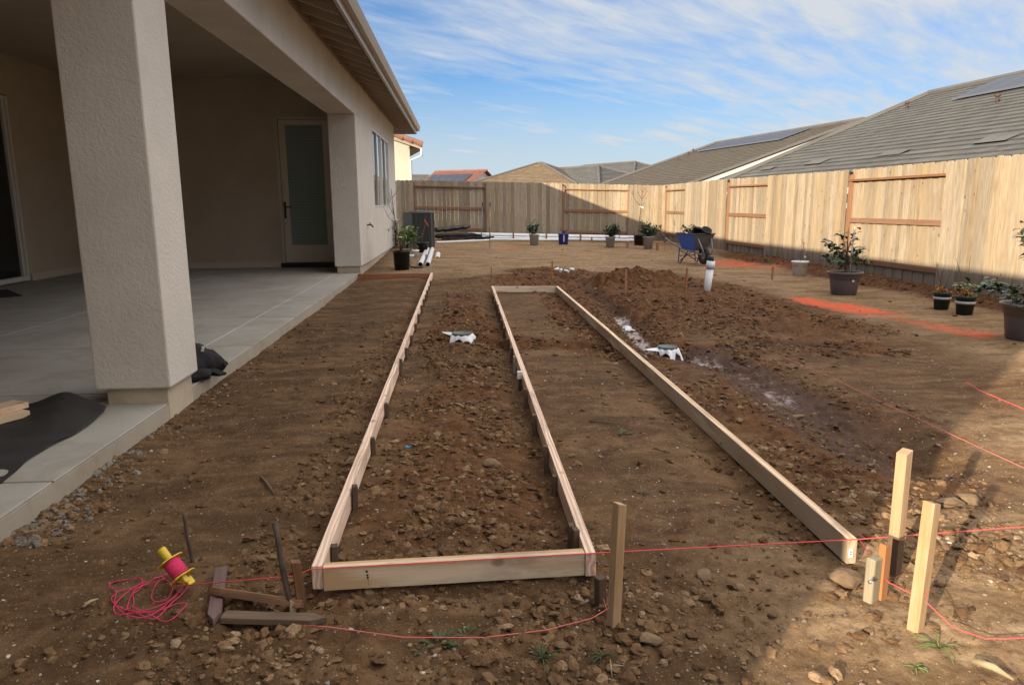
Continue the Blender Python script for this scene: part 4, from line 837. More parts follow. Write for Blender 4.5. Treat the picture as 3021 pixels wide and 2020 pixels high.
string('mason_string','red string at the right edge crossing the top of the sunlit patch',[gp(2850,1135)+Vector((0,0,.02)),gp(2890,1160)+Vector((0,0,.03)),gp(3021,1218)+Vector((0,0,.03)),gp(3200,1300)+Vector((0,0,.03))],.0030,m_redstr)
# string wraps on stakes
mb=MB(); mb.tube([Vector((.02*math.cos(t)+.004*t/6,.02*math.sin(t),.115+.002*t)) for t in np.linspace(0,12.6,28)],.0014,5); o=mb.build('string_knot',m_redstr); o.parent=stk2
# ---------------------------------------------------------------- reel and loose twine
reel=thing('string_reel','yellow plastic string reel wound with pink twine lying on the dirt','string reel',(-1.10,2.56,gz(-1.10,2.56)+.03),0)
b_=at(556,1722,.035); a_=aty(474,1618,b_.y+.05); O=Vector(reel.location); ax=(b_-a_); L=ax.length; x_=ax.normalized(); y_=Vector((0,0,1)).cross(x_).normalized(); z_=x_.cross(y_); MR=Matrix((y_,z_,x_)).transposed()
base=a_-O
def rl(prof,n=18,ofs=0): mb=MB(); mb.lathe(prof,n,base+x_*ofs,M=MR); return mb
rl([(0,-.0),(.013,0),(.016,.006),(.014,.05),(.013,.052)]).build('handle',m_yellow,reel)
def disc(at_,nm):
    mb=MB(); pts=[(.044,.020),(.024,.034),(-.024,.034),(-.044,.020),(-.044,-.020),(-.024,-.034),(.024,-.034),(.044,-.020)]
    mb.prism(pts,.005,MR@Matrix.Rotation(R(90),3,'X'),base+x_*at_); return mb.build(nm,m_yellow,reel,bevel=.0015)
disc(.055,'end_plate'); disc(.128,'end_plate')
rl([(0,.058),(.024,.058),(.028,.07),(.029,.09),(.027,.11),(.023,.124),(0,.124)],20).build('wound_twine',m_pink,reel)
mb=MB()
for k in range(9): mb.tube([base+x_*(.062+k*.0068+.002*math.sin(t*1))+ (y_*math.cos(t)+z_*math.sin(t))*.0285 for t in np.linspace(0,6.28,16)],.0022,5)
mb.build('twine_strands',m_pink,reel)
mb=MB(); mb.box(base+x_*.155+y_*.012,(.028,.012,.03),MR); mb.box(base+x_*.14,(.02,.02,.03),MR); mb.build('clip',m_yellow,reel,bevel=.003)
# loose coil: loops drawn on the ground
def G2(px,py,dz=.004): q=gp(px,py); return Vector((q.x,q.y,max(q.z,TZ(q.x,q.y))+dz+.008))
loop=[(560,1715),(520,1760),(470,1810),(420,1830),(370,1822),(340,1790),(345,1760),(335,1750),(325,1738),(345,1725),(400,1718),(420,1722),(415,1745),(390,1770),(375,1800),(372,1815),(395,1790),(395,1755),(430,1735),(480,1722),(505,1730),(510,1750),(490,1775),(455,1782),(450,1760),(470,1725),(500,1710),(540,1705),(555,1712)]
loop2=[(545,1735),(515,1775),(460,1800),(400,1812),(350,1800),(330,1775),(360,1755),(410,1740),(450,1720),(500,1702)]
loop3=[(390,1800),(440,1818),(480,1838),(510,1832),(545,1805),(550,1795),(520,1793),(470,1810),(410,1815),(385,1812)]
loop4=[(560,1700),(550,1745),(505,1790),(455,1835),(400,1815),(350,1825),(338,1800),(380,1760),(430,1728)]
def smooth_(pts,n=6):
    P=[Vector(p) for p in pts]; out_=[]
    for i in range(len(P)-1):
        p0,p1,p2,p3=P[max(i-1,0)],P[i],P[i+1],P[min(i+2,len(P)-1)]
        for k in range(n):
            t=k/n; out_.append(.5*((2*p1)+(p2-p0)*t+(2*p0-5*p1+4*p2-p3)*t*t+(3*p1-p0-3*p2+p3)*t**3))
    out_.append(P[-1]); return out_
mb=MB()
for lp in (loop,loop2,loop3,loop4): mb.tube(smooth_([G2(a,b,random.uniform(0,.008)) for a,b in lp]),.0019,5)
o=mb.build('loose_twine',m_pink); tag(o,'tangle of loose pink twine looped on the dirt beside the reel','string')
# ---------------------------------------------------------------- left foreground sticks and stake pile
def rod(name,label,px,py,h,r,lean,mat=m_rebar,cat='stake',extra=None):
    q=gp(px,py); mb=MB(); P_=[Vector((lean[0]*t+.0015*math.sin(t*9),lean[1]*t,h*t)) for t in np.linspace(-.25,1,9)]; mb.tube(P_,[r*random.uniform(.92,1.06) for _ in P_],9); mb.v=mb.v
    o=mb.build(name,mat); o.location=q; tag(o,label,cat); return o
rod('muddy_rod','thin muddy rod standing just right of the yellow string reel',568,1660,.20,.0075,(-.02,.01))
o=rod('muddy_rod','dark muddy rod standing in front of the left corner of the form',862,1812,.33,.010,(-.045,.03))
mb=MB(); mb.box((.004,-.004,.03),(.020,.020,.07),rot(0,.1,.3),taper=.7); mb.box((.01,-.012,.005),(.03,.018,.016),rot(.3,.2,.8),taper=.4); mb.box((-.008,-.012,.01),(.03,.014,.012),rot(.3,-.4,2),taper=.4); mb.build('splintered_foot',m_twig,o)
def lying(name,label,pa,pb,w_,t_,mat,z0=.008,cat='stake',roll=0,za=None,zb=None,point=.05):
    a=gp(*pa);b=gp(*pb); a.z+=z0+t_/2 if za is None else za; b.z+=z0+t_/2 if zb is None else zb; d=(b-a);L=d.length
    mb=MB(); h=w_/2; mb.prism([(-L/2,-h),(L/2-point,-h),(L/2,0),(L/2-point,h),(-L/2,h)],t_,rot(R(90)+roll,0,0),long=0); o=mb.build(name,mat,None,bevel=.002); o.location=(a+b)/2; o.rotation_euler=(0,-math.atan2(d.z,d.xy.length),math.atan2(d.y,d.x)); tag(o,label,cat); return o
lying('loose_stake','purple brown flat stake lying with its point toward the camera, left of the pile',(655,1695),(632,1868),.042,.022,m_purple)
lying('loose_stake','wet brown stake lying on top of the pile, pointed end at left',(895,1808),(622,1783),.048,.026,m_old2,za=.035,zb=.05,roll=.5)
lying('loose_stake','bottom dark stake of the pile, sticking out to the right',(660,1842),(965,1838),.046,.022,m_old,za=.012,zb=.01)
q=gp(893,1800); stake('short_weathered_stake','weathered split stake standing just left of the form corner',q,.19,.030,.026,m_old2,rz=R(20),tilt=(R(2),R(-4)),below=.03,tipcut=.008)
# ---------------------------------------------------------------- scraps, stones, weeds
for i,(px,py,r,m,l) in enumerate([(1350,1692,.020,m_dirtlump,'rounded pale pebble lying inside the form near the cross board'),(1450,1375,.045,m_dirtlump,'largest clay lump in the middle of the lane between the form boards'),(1080,1330,.03,m_dirtlump,'flat clay lump in the left lane beside the form board'),(1240,1765,.03,m_dirtlump,'cracked crust slab just in front of the cross board'),
    (2800,1500,.055,m_dirtlump,'large sunlit clay lump beyond the stake shadows'),(2860,1480,.05,m_dirtlump,'large sunlit clay lump between the two long stake shadows'),(2490,1715,.06,m_dirtlump,'orange clay lump in front of the rightmost board end'),(2080,1705,.035,m_dirtlump,'pale clay stone right of the tall pale stake'),(2180,1740,.028,m_dirtlump,'small pale clay stone on the dirt before the rightmost board'),(2870,1590,.035,m_dirtlump,'clay lump at the right end of the stake shadows'),(1915,1895,.03,m_dirtlump,'clay lump at the bottom middle of the yard'),
    (2355,1205,.035,m_dirtlump,'round tan stone at the edge of the muddy trench'),(1330,985,.03,m_dirtlump,'clay lump left of the drain basin')]):
    stone('clay_lump' if i!=0 else 'pebble',l,px,py,r,m,seed=i)
def weed(name,label,px,py,r,n,m=m_weed,cat='weed',blade=False,up_=.5):
    r*=.72 if not blade else .85
    q=gp(px,py); mb=MB()
    for i in range(n):
        a=random.uniform(0,6.28); d=Vector((math.cos(a),math.sin(a),random.uniform(.05,up_))); s=random.uniform(.0,.5)*r
        if blade:
            pts=[Vector((0,0,0))+d.normalized()*r*random.uniform(.7,1.2)*t+Vector((0,0,.6*r*t-.75*r*t*t)) for t in np.linspace(0,1,5)]; mb.tube(pts,[.0022,.0026,.002,.0015,.0005],4,rnd=random.random())
        else: mb.leaf(Vector((math.cos(a)*s,math.sin(a)*s,.004)),d,Vector((0,0,1)),r*random.uniform(.3,.7),r*random.uniform(.12,.22),rnd=random.random())
    o=mb.build(name,m); o.location=q; tag(o,label,cat); return o
weed('weed','broad leafy weed in the bottom middle of the foreground',1300,1905,.10,16); weed('weed','leafy weed below the sagging string right of the broad weed',1375,1880,.085,12); weed('weed','small leafy weed left of the broad weed',1240,1925,.06,9)
weed('weed','dusty grey green weed between the middle and right form boards',1840,1280,.09,22); weed('weed','small weed left of the left form board',1100,1130,.07,12); weed('weed','flat dusty weed between the boards near the tall stake',1895,1455,.06,12)
weed('grass_tuft','green grass tuft at the bottom right of centre',1600,1950,.09,14,cat='grass',blade=True,up_=.8); weed('grass_tuft','grass tuft in the bottom centre behind the crossed straws',1775,1945,.07,10,cat='grass',blade=True,up_=.6)
weed('grass_tuft','bright grass blades at the foot of the sunlit stake',2770,1905,.10,9,m_leafy,'grass',True,.5); weed('grass_tuft','short bright grass blades below the sunlit stake',2700,1960,.05,6,m_leafy,'grass',True,.4)
weed('grass_tuft','grass sprig in the shade near the tall stake',1745,1565,.05,8,cat='grass',blade=True)
def stick(name,label,pa,pb,r,mat=m_twig,cat='stick'):
    a=gp(*pa);b=gp(*pb); a.z+=r*1.5;b.z+=r*1.5; mb=MB(); m=(a+b)/2; mb.tube([a-m,Vector((0,0,r)),b-m],[r,r*1.1,r*.3],6); o=mb.build(name,mat); o.location=m; tag(o,label,cat); return o
stick('wood_splinter','long pale wood splinter at the bottom right corner',(2872,1952),(2990,2010),.010); stick('straw','longer of two crossed straws at the bottom',(1790,1960),(1842,1968),.003); stick('straw','shorter upright straw of the crossed pair at the bottom',(1800,1945),(1806,1990),.0025)
stick('twig','dark twig on the left ground beside the rubble',(770,1410),(810,1465),.006,m_bark); stick('twig','thin brown twig on the ground between the middle and right boards',(1740,1245),(1830,1255),.005,m_bark); stick('wood_splinter','thin splinter lying in the lane left of the middle board',(1340,1195),(1375,1205),.008)
stick('wood_splinter','pale splinter at the far left of the foreground',(245,1800),(292,1778),.006)
q=gp(1203,1325); mb=MB(); mb.box((0,0,.006),(.03,.02,.006),rot(.2,.3,.5)); mb.box((.018,.004,.01),(.014,.016,.003),rot(.5,-.3,1.)); o=mb.build('plastic_scrap',m_bluescrap); o.location=q; tag(o,'small blue plastic scrap on the dirt in the lane','scrap')
q=gp(2585,1375)
# ---------------------------------------------------------------- patio clutter
# landscape fabric lying over the slab edge
def sheet(name,label,outline,z0,mat,hump,res=60,cat='fabric'):
    P=[Vector((p[0],p[1])) for p in outline]; A,B,C_,D_=P[0],P[1],P[2],P[3]; mb=MB(); vs=[];F=[]
    for j in range(res):
        for i in range(res):
            s,t=i/(res-1),j/(res-1); q=(A*(1-s)+B*s)*(1-t)+(D_*(1-s)+C_*s)*t; x=q.x+.02*math.sin(t*9+s*2)*s; y=q.y
            vs.append((x,y,z0+hump(s,t)+.006*math.sin(x*14+y*5)+.004*math.sin(y*23)+.022*(float(fbm(np.array([x+20.]),np.array([y+20.]),3.5,4,19)[0])-.45)))
    F=[(j*res+i,j*res+i+1,(j+1)*res+i+1,(j+1)*res+i) for j in range(res-1) for i in range(res-1)]
    mb.add(vs,F,None,0,True); o=mb.build(name,mat); so_=o.modifiers.new('thick','SOLIDIFY'); so_.thickness=.002; tag(o,label,cat); return o
pF=[at(-260,1600,SL),at(-40,1465,SL),at(330,1215,SL),at(-100,1180,SL)]
sheet('landscape_fabric','black landscape fabric crumpled on the patio slab beside the column',[at(-500,1900,SL),at(0,1420,SL),at(330,1212,SL),at(-300,1215,SL)],SL+.012,m_fabric,lambda s,t:.085*math.exp(-((s-.80)/.13)**2-((t-1.0)/.25)**2)+.03*math.exp(-((t-.99)/.03)**2))
def lumber(label,pa,pb,w_,t_,mat,z):
    a=at(*pa,z);b=at(*pb,z); d=b-a; mb=MB(); mb.box((0,0,0),(d.length,w_,t_)); o=mb.build('lumber_plank',mat,None,bevel=.002); o.location=(a+b)/2; o.rotation_euler=(0,0,math.atan2(d.y,d.x)); tag(o,label,'lumber'); return o
lumber('reddish plank on top of the fabric at the left edge',(-330,1290),(62,1190),.14,.036,m_form,SL+.075); lumber('pale plank under the reddish plank at the left edge',(-330,1320),(66,1215),.14,.036,m_formB,SL+.037)
# work boots / dark bag behind the column
bag=thing('black_bag','black cloth bag with a white label slumped behind the column','bag',(-1.98,5.55,SL))
mb=MB(); v,f=ico(3); rg=np.random.default_rng(4)
def lump(c,s,seed): 
    n_=np.array([1+.13*math.sin(5*a+seed)+.1*math.sin(7*b+2*c_+seed) for a,b,c_ in v]); q=v*n_[:,None]*np.array(s)+np.array(c); q[:,2]=np.maximum(q[:,2],.002); mb.add([Vector(x) for x in q],[tuple(x) for x in f],None,0,True)
lump((-.06,-.06,.10),(.16,.17,.14),1); lump((.0,.08,.06),(.13,.16,.10),2); lump((.02,-.20,.04),(.09,.12,.05),3); mb.build('body',m_blackcloth,bag)
mb=MB(); mb.prism([(-.10,0),(.14,.012),(.15,.03),(.0,.06),(-.1,.08)],.07,rot(0,0,R(-30)),(.06,-.06,.0)); mb.build('flap',m_blackcloth,bag,bevel=.005)
mb=MB(); mb.prism([(-.10,.03),(.11,.05),(.10,.075),(.0,.10),(-.1,.10)],.06,rot(0,0,R(-10)),(.05,.08,.0)); mb.build('flap',m_blackcloth,bag,bevel=.005)
mb=MB(); mb.box((.045,-.11,.215),(.02,.008,.04),rot(.3,.2,.6)); mb.build('label_patch',m_tan_tape,bag)
q1=at(-60,850,SL); mb=MB(); mb.box((0,0,0),(1.1,.65,.012)); o=mb.build('door_mat',m_fabric,None,bevel=.004); o.location=(-6.95,11.1,SL+.008); o.rotation_euler=(0,0,R(-50)); tag(o,'dark flat mat on the patio in front of the sliding door','mat')
# ---------------------------------------------------------------- drain basins
def basin(label,p,sz,rz_):
    b=thing('drain_basin',label,'drain basin',p,rz_); mb=MB(); mb.lathe([(sz*.55,-.10),(sz*.62,.0),(sz*.66,.05)],20); mb.build('body',m_black,b)
    mb=MB(); mb.lathe([(0,.076),(sz*.58,.074),(sz*.62,.080),(sz*.67,.078),(sz*.67,.058),(sz*.60,.055)],28); lid=mb.build('lid',plain('grey_lid_%d'%int(sz*1000),(.13,.14,.135),.6,var=.25,sc=12),b)
    mb=MB(); rg=random.Random(int(sz*100)); nA=56; rings=[]
    for k in range(nA):
        a=2*math.pi*k/nA; arm=.95*math.exp(-((a-2.5)/.13)**2)+.35*math.exp(-((a-5.5)/.35)**2)+.30*math.exp(-((a-3.9)/.2)**2)+.12*math.exp(-((a-.4)/.5)**2); wv=.07*math.sin(5*a+1)+.05*math.sin(11*a)+rg.uniform(-.03,.03)
        r0,r1,r2=sz*.60,sz*(.74+.5*wv),sz*(.80+wv+arm); zz=.05+.02*math.sin(7*a)
        rings.append([(math.cos(a)*r0,math.sin(a)*r0,.057),(math.cos(a)*r1,math.sin(a)*r1,.056+.010*math.sin(9*a)),(math.cos(a)*r2,math.sin(a)*r2,(.05 if 2.1<a<2.9 else (-.06 if arm>.12 else .01))+.015*math.sin(6*a))])
    V3=[Vector(p) for r_ in rings for p in r_]; F3=[(k*3+m,k*3+m+1,((k+1)%nA)*3+m+1,((k+1)%nA)*3+m) for k in range(nA) for m in range(2)]
    mb.add(V3,F3,None,0,True); mb.build('torn_plastic',m_whiteplastic,b); return b
basin('drain basin with torn white plastic in the left lane between form boards',Vector((0,7.40,-.03)),.15,0); basin('drain basin wrapped in white plastic right of the rightmost form board',Vector((1.92,6.50,-.035)),.135,.9)
# ---------------------------------------------------------------- pipes
q=Vector((3.78,10.83,.0)); riser=thing('upright_pipe','white plastic pipe with black cap standing upright in the dug earth','pipe',q)
h_=aty(2092,770,10.83).z
mb=MB(); mb.tube([(-.005,0,-.1),(.045,.0,h_-.10)],.055,20); mb.build('pipe',m_pvc,riser)
mb=MB(); mb.tube([(.043,0,h_-.12),(.05,0,h_)],.063,20); mb.build('coupling',m_pvc,riser)
mb=MB(); mb.tube([(.05,0,h_-.005),(.053,0,h_+.075)],.042,16); mb.build('black_cap',m_black,riser)
def pipe(name,label,a,b,r,group=None,inner=True,mat=m_pvc,cat='pipe'):
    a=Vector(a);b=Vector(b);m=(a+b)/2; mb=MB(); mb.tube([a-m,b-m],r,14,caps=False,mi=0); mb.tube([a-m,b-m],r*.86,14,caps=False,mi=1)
    for e in (a-m,b-m):
        t=(b-a).normalized(); x=t.orthogonal().normalized(); y=t.cross(x); P_=[e+(x*math.cos(k)+y*math.sin(k))*rr for rr in (r,r*.86) for k in np.linspace(0,2*math.pi,15)[:-1]]; mb.add(P_,[(i,(i+1)%14,14+(i+1)%14,14+i) for i in range(14)])
    # inner wall and a disc coloured black to paint in the dark inside
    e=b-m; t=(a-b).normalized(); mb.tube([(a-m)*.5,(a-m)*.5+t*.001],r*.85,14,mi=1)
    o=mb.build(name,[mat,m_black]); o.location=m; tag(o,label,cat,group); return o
pa=gp(1250,797);pb=gp(1262,745)
pipe('drain_pipe','left of the two white drain pipes pointing at the camera beside the black pots',(-.86,15.65,.10),(-.90,19.8,.17),.055); pipe('drain_pipe','right of the two white drain pipes pointing at the camera beside the black pots',(-.70,15.62,.10),(-.76,20.0,.17),.055)
pipe('thin_pipe','thin short white pipe lying on top between the two drain pipes',(-.80,17.2,.19),(-.83,19.2,.24),.022)
pipe('pipe_stub','short white pipe stub with black end right of the drain pipes',(-.55,17.55,.08),(-.56,18.5,.13),.06)
q=gp(1228,793); mb=MB(); mb.tube(smooth_([(-.16,.02,.10),(-.1,0,.03),(0,-.02,.02),(.14,0,.03)]),[.012]*18+[.01],6) if False else mb.tube([(-.16,.02,.09),(-.11,0,.035),(0,-.02,.02),(.14,0,.03)],.018,6); o=mb.build('bent_hose_piece',m_black); o.location=q; tag(o,'short bent black hose piece left of the drain pipes','hose')
# long pipe stacks by the far fence
zf=lambda x: zf0(x,25)-.02
rows=[(25.55,.0),(25.55,.11),(25.40,.0),(25.24,.0)]
long_l=['top white pipe of the stack along the far fence','white pipe under the top one along the far fence','white pipe third from the fence in the stack','nearest white pipe of the stack along the far fence']
for i,(yy,dz) in enumerate(rows):
    x0,x1=(1.2 if i<2 else .3),(6.5-i*.18); x0-= .9
    r=.052; pipe('long_white_pipe',long_l[i],(x0,yy,zf(x0)+r+dz),(x1,yy,zf(x1)+r+dz),r)
pipe('long_white_pipe','upper middle white pipe in front of the stack',(.9,25.30,zf(.9)+.15),(5.9,25.26,zf(5.9)+.15),.045)
pipe('long_white_pipe','thin white pipe lying on the ground from the air conditioner toward the blue bucket',(-.75,23.2,.19),(1.0,24.2,.20),.030); pipe('long_white_pipe','second thin white pipe running on to the blue bucket',(1.0,24.16,.225),(3.4,24.9,.15),.030)
pipe('yellow_pipe','short yellowish pipe end by the bucket nearest the far corner',(5.95,24.3,.09),(6.5,24.2,.09),.03,mat=m_yellow)
for i,(x,l) in enumerate([(1.85,'first brown stake holding the white pipes, left of the grey bucket'),(3.0,'brown stake holding the white pipes between the grey bucket and the blue bucket'),(4.2,'brown stake holding the pipes just right of the blue bucket'),(4.55,'lower brown stake before the pipes right of the blue bucket')]):
    stake('pipe_stake',l,(x,25.14 if i<3 else 24.9,zf(x)),.26 if i<3 else .15,.055,.03,m_stake_or)
# ---------------------------------------------------------------- rolled plastic sheets and long tools
def roll(label,a,b,r,mat,seed):
    a=Vector(a);b=Vector(b); m=(a+b)/2; k=16; rg=random.Random(seed); path=[a-m+(b-a)*(i/(k-1))+Vector((0,rg.uniform(-.02,.02),rg.uniform(-.02,.02))) for i in range(k)]
    mb=MB(); mb.tube(path,[r*rg.uniform(.85,1.1)*(1-.35*(i>k-3)) for i in range(k)],12); o=mb.build('rolled_sheet',mat); o.location=m; o.scale=(1,1.3,.62); tag(o,label,'plastic sheet'); return o
roll('dark green rolled plastic sheet leaning on the far fence beside the air conditioner',(-.8,24.6,.50),(.35,24.9,.66),.13,m_fabricG,1); roll('crumpled black plastic sheet on the ground under the green roll',(-.8,24.3,.36),(.7,24.7,.34),.12,m_blackcloth,2); roll('flat black sheet end sticking out in front of the rolls',(-.6,24.1,.28),(1.15,24.6,.27),.06,m_blackcloth,3)
def tool(label,px,hpx,col,dark):
    b=gp(px,726); b.z=.20; b.y=24.8; b.x=aty(px,720,24.8).x; t=thing('long_handled_tool',label,'garden tool',b); top_=aty(hpx,598,25.75); tv=top_-b
    mb=MB(); mb.tube([(0,0,.10),tv],.014,8); mb.build('handle',m_wbframe if dark else m_stake,t)
    mb=MB(); mb.tube([tv*.80,tv*1.0],.021,8); mb.build('grip',col,t)
    mb=MB(); mb.prism([(-.13,0),(.13,0),(.10,.018),(.03,.05),(.02,.14),(-.02,.14),(-.03,.05),(-.10,.018)],.03); mb.build('head',m_navy,t); return t
tool('long handled tool with black grip leaning on the far fence',1421,1424,m_black,True); tool('long handled tool with grey blue grip leaning on the far fence post',1446,1446,m_navy,False)
# ---------------------------------------------------------------- air conditioner
ac=thing('air_conditioner','charcoal outdoor air conditioner unit beside the far corner of the house','air conditioner',(-1.14,20.95,.075),R(0)); W2,D2,H2=.80,.80,.84+.20
ac.rotation_euler=(0,0,R(-3)); W2=.78
for sx,sy in ((-1,-1),(1,-1),(-1,1),(1,1)): mb=MB(); mb.box((sx*(W2/2-.02),sy*(D2/2-.02),H2/2+.02),(.04,.04,H2)); mb.build('corner_post',m_acdark,ac,bevel=.005)
mb=MB(); mb.box((-W2/2+.10,-D2/2+.012,H2/2+.02),(.24,.03,H2)); mb.build('service_panel',m_acdark,ac,bevel=.005)
mb=MB(); mb.box((0,0,H2/2+.02),(W2-.06,D2-.06,H2-.02))
for sx in np.arange(-W2/2+.24,W2/2-.03,.022): mb.box((sx,-D2/2+.02,H2/2+.02),(.007,.018,H2-.06))
for sy in np.arange(-D2/2+.05,D2/2-.03,.03): mb.box((W2/2-.02,sy,H2/2+.02),(.018,.009,H2-.06))
mb.build('grille',m_acgrille,ac)
mb=MB()
for i in range(5): mb.box((-W2/2+.23+i*.115,-D2/2+.006,H2/2+.02),(.012,.012,H2-.06))
mb.build('grille_rib',m_acdark,ac)
mb=MB(); mb.box((0,0,H2+.035),(W2+.02,D2+.02,.03)); mb.lathe([(.30,H2+.05),(.30,H2+.07),(.05,H2+.075)],20); mb.build('top_cover',m_acdark,ac,bevel=.006)
mb=MB(); mb.box((-W2/2+.10,-D2/2-.06,.62),(.16,.09,.22)); eb=mb.build('electrical_box',m_acdark,ac,bevel=.006)
mb=MB(); mb.box((-W2/2+.10,-D2/2-.108,.66),(.045,.004,.09)); mb.build('warning_label',m_tan_tape,eb)
mb=MB(); mb.tube([(-W2/2+.08,-D2/2-.05,.5),(-W2/2+.08,-D2/2-.05,.1),(-W2/2-.12,-D2/2,.06)],.022,8); mb.build('conduit',m_black,ac)
mb=MB(); mb.box((0,0,-.01),(W2+.14,D2+.14,.05)); mb.build('pad',m_conc_side,ac,bevel=.008)
# ---------------------------------------------------------------- potted plants
def potprof(r0,r1,h,rim=.012,rimh=.03): return [(0,0),(r0,0),(r0+(r1-r0)*.9*(h-rimh)/h,h-rimh),(r1+rim*.2,h-rimh),(r1+rim,h-rimh*.8),(r1+rim,h),(r1-.006,h),(r1-.012,h-.03),(0,h-.03)]
def pot(root,r0,r1,h,mat,rim=.012,rimh=.03,soil=True,mrim=None):
    mb=MB(); mb.lathe(potprof(r0,r1,h,rim,rimh),28); p_=mb.build('pot',mat,root)
    if soil: mb=MB(); mb.lathe([(0,h-.022),(r1-.02,h-.026)],20); mb.build('soil',m_soilpot,root)
    return p_
def bush(root,c,rad,n,ls,mat,nm='foliage',stems=6,up_=.4,seed=0):
    rg=random.Random(seed); mb=MB(); sb=MB()
    for i in range(stems):
        a=rg.uniform(0,6.28); e=Vector((math.cos(a)*rad[0]*rg.uniform(.3,.85),math.sin(a)*rad[1]*rg.uniform(.3,.85),rad[2]*rg.uniform(.1,.9))); sb.tube([Vector((0,0,c[2]-rad[2]*.9)),Vector((e.x*.4,e.y*.4,c[2]-rad[2]*.2)),Vector(c)+e],[.008,.006,.003],5)
        for k in range(n//stems):
            t=rg.uniform(.35,1.05); p=Vector((0,0,c[2]-rad[2]*.7)).lerp(Vector(c)+e,t)+Vector((rg.gauss(0,rad[0]*.17),rg.gauss(0,rad[1]*.17),rg.gauss(0,rad[2]*.15)))
            d=Vector((rg.gauss(0,1)+math.cos(a)*.7,rg.gauss(0,1)+math.sin(a)*.7,rg.gauss(up_,.6))); mb.leaf(p,d,Vector((0,0,1)),ls*rg.uniform(.7,1.25),ls*rg.uniform(.36,.55),rnd=rg.random())
    mb.build(nm,mat,root); sb.build('stem',m_bark,root)
def sapling(root,z0,h,r,br,mat,seed,lean=(0,0),nm='trunk'):
    rg=random.Random(seed); mb=MB(); P_=[Vector((lean[0]*t+.03*math.sin(3*t+seed),lean[1]*t+.02*math.sin(4*t),z0+h*t)) for t in np.linspace(0,1,8)]; mb.tube(P_,[r*(1-.6*t) for t in np.linspace(0,1,8)],6)
    for b in range(br):
        t=rg.uniform(.45,.92); p=P_[int(t*7)]; a=rg.uniform(0,6.28); L=h*rg.uniform(.25,.45); e=Vector((math.cos(a)*L*.6,math.sin(a)*L*.5,L*.9)); m_=p+e*.5+Vector((math.cos(a)*L*.08,0,-L*.05)); mb.tube([p,m_,p+e],[r*.45,r*.3,r*.12],5)
        for _ in range(2): p2=m_.lerp(p+e,rg.uniform(0,.6)); e2=Vector((rg.uniform(-.4,.4)*L,rg.uniform(-.3,.3)*L,L*.4)); mb.tube([p2,p2+e2],[r*.22,r*.08],4)
    return mb.build(nm,mat,root)
P1=gp(1186,797); P1.z=TZ(P1.x,P1.y); r=thing('potted_plant','tallest black nursery pot with bare sapling and leafy green shrub by the house wall','potted plant',P1); pot(r,.15,.175,.40,m_black,.01,.03); bush(r,(.13,.15,.62),(.34,.32,.27),420,.085,m_leafy,seed=1,stems=9); sapling(r,.38,1.25,.013,6,m_bark,3,(-.15,0))
P2=gp(1250,752); P2.x=-.98; P2.y=19.2; P2.z=.1; r=thing('potted_plant','black pot with thin bare sapling and red tag before the air conditioner','potted plant',P2); pot(r,.13,.15,.30,m_black); sapling(r,.28,1.0,.010,1,m_bark,5,(.14,0))
mb=MB(); mb.box((.12,-.02,.80),(.035,.004,.19),rot(0,R(-28),0)); mb.build('red_tag',m_redtag,r)
for px,py,s,l in [(1209,778,.8,'nearer small white pot half hidden behind the green shrub'),(1225,762,.8,'farther small white pot between the shrub and the drain pipes')]:
    q=gp(px,py); q.z=TZ(q.x,q.y); r=thing('potted_plant',l,'potted plant',q); pot(r,.07,.09,.20,m_potwhite); bush(r,(0,0,.28),(.10,.10,.09),50,.05,m_leafg,stems=4,seed=int(px))
def bucket_bush(label,px,py,r1,h,mat,leafmat,n,rad,seed,yfix=None):
    q=gp(px,py); q.z=TZ(q.x,q.y); r=thing('potted_plant',label,'potted plant',q); pot(r,r1*.82,r1,h,mat); bush(r,(0,0,h+rad[2]*.55),rad,int(n*1.35),.105,leafmat,stems=9,seed=seed); return r
r=bucket_bush('grey bucket with a leafy shrub standing before the pipes, left of the blue bucket',1576,724,.15,.34,m_potgrey,m_leafg,200,(.26,.24,.26),21)
q=gp(1662,722); q.z=TZ(q.x,q.y); r=thing('potted_plant','blue bucket with dried reddish plant in front of the white pipes','potted plant',q); pot(r,.145,.17,.36,m_potblue); bush(r,(0,0,.42),(.18,.16,.10),70,.06,m_dead,stems=7,seed=8); mb=MB(); mb.box((-.01,-.168,.21),(.035,.012,.20)); mb.build('white_label',m_tan_tape,r)
bucket_bush('grey bucket with bushy shrub before the pipes, right of the blue bucket',1800,729,.15,.32,m_potgrey,m_leafg,420,(.36,.32,.24),22)
q=gp(1885,724); q.z=TZ(q.x,q.y); r=thing('potted_plant','black pot with a tall bare reddish sapling at the far corner','potted plant',q); pot(r,.15,.175,.34,m_black); sapling(r,.3,1.62,.014,9,m_barkred,11,(.06,0)); mb=MB(); mb.box((.05,-.02,1.22),(.14,.006,.035),rot(0,R(25),0)); mb.build('white_tag',m_tan_tape,r)
bucket_bush('grey bucket with drooping shrub beside the tall bare sapling',1912,733,.16,.36,m_potgrey,m_leafg,420,(.38,.32,.26),23)
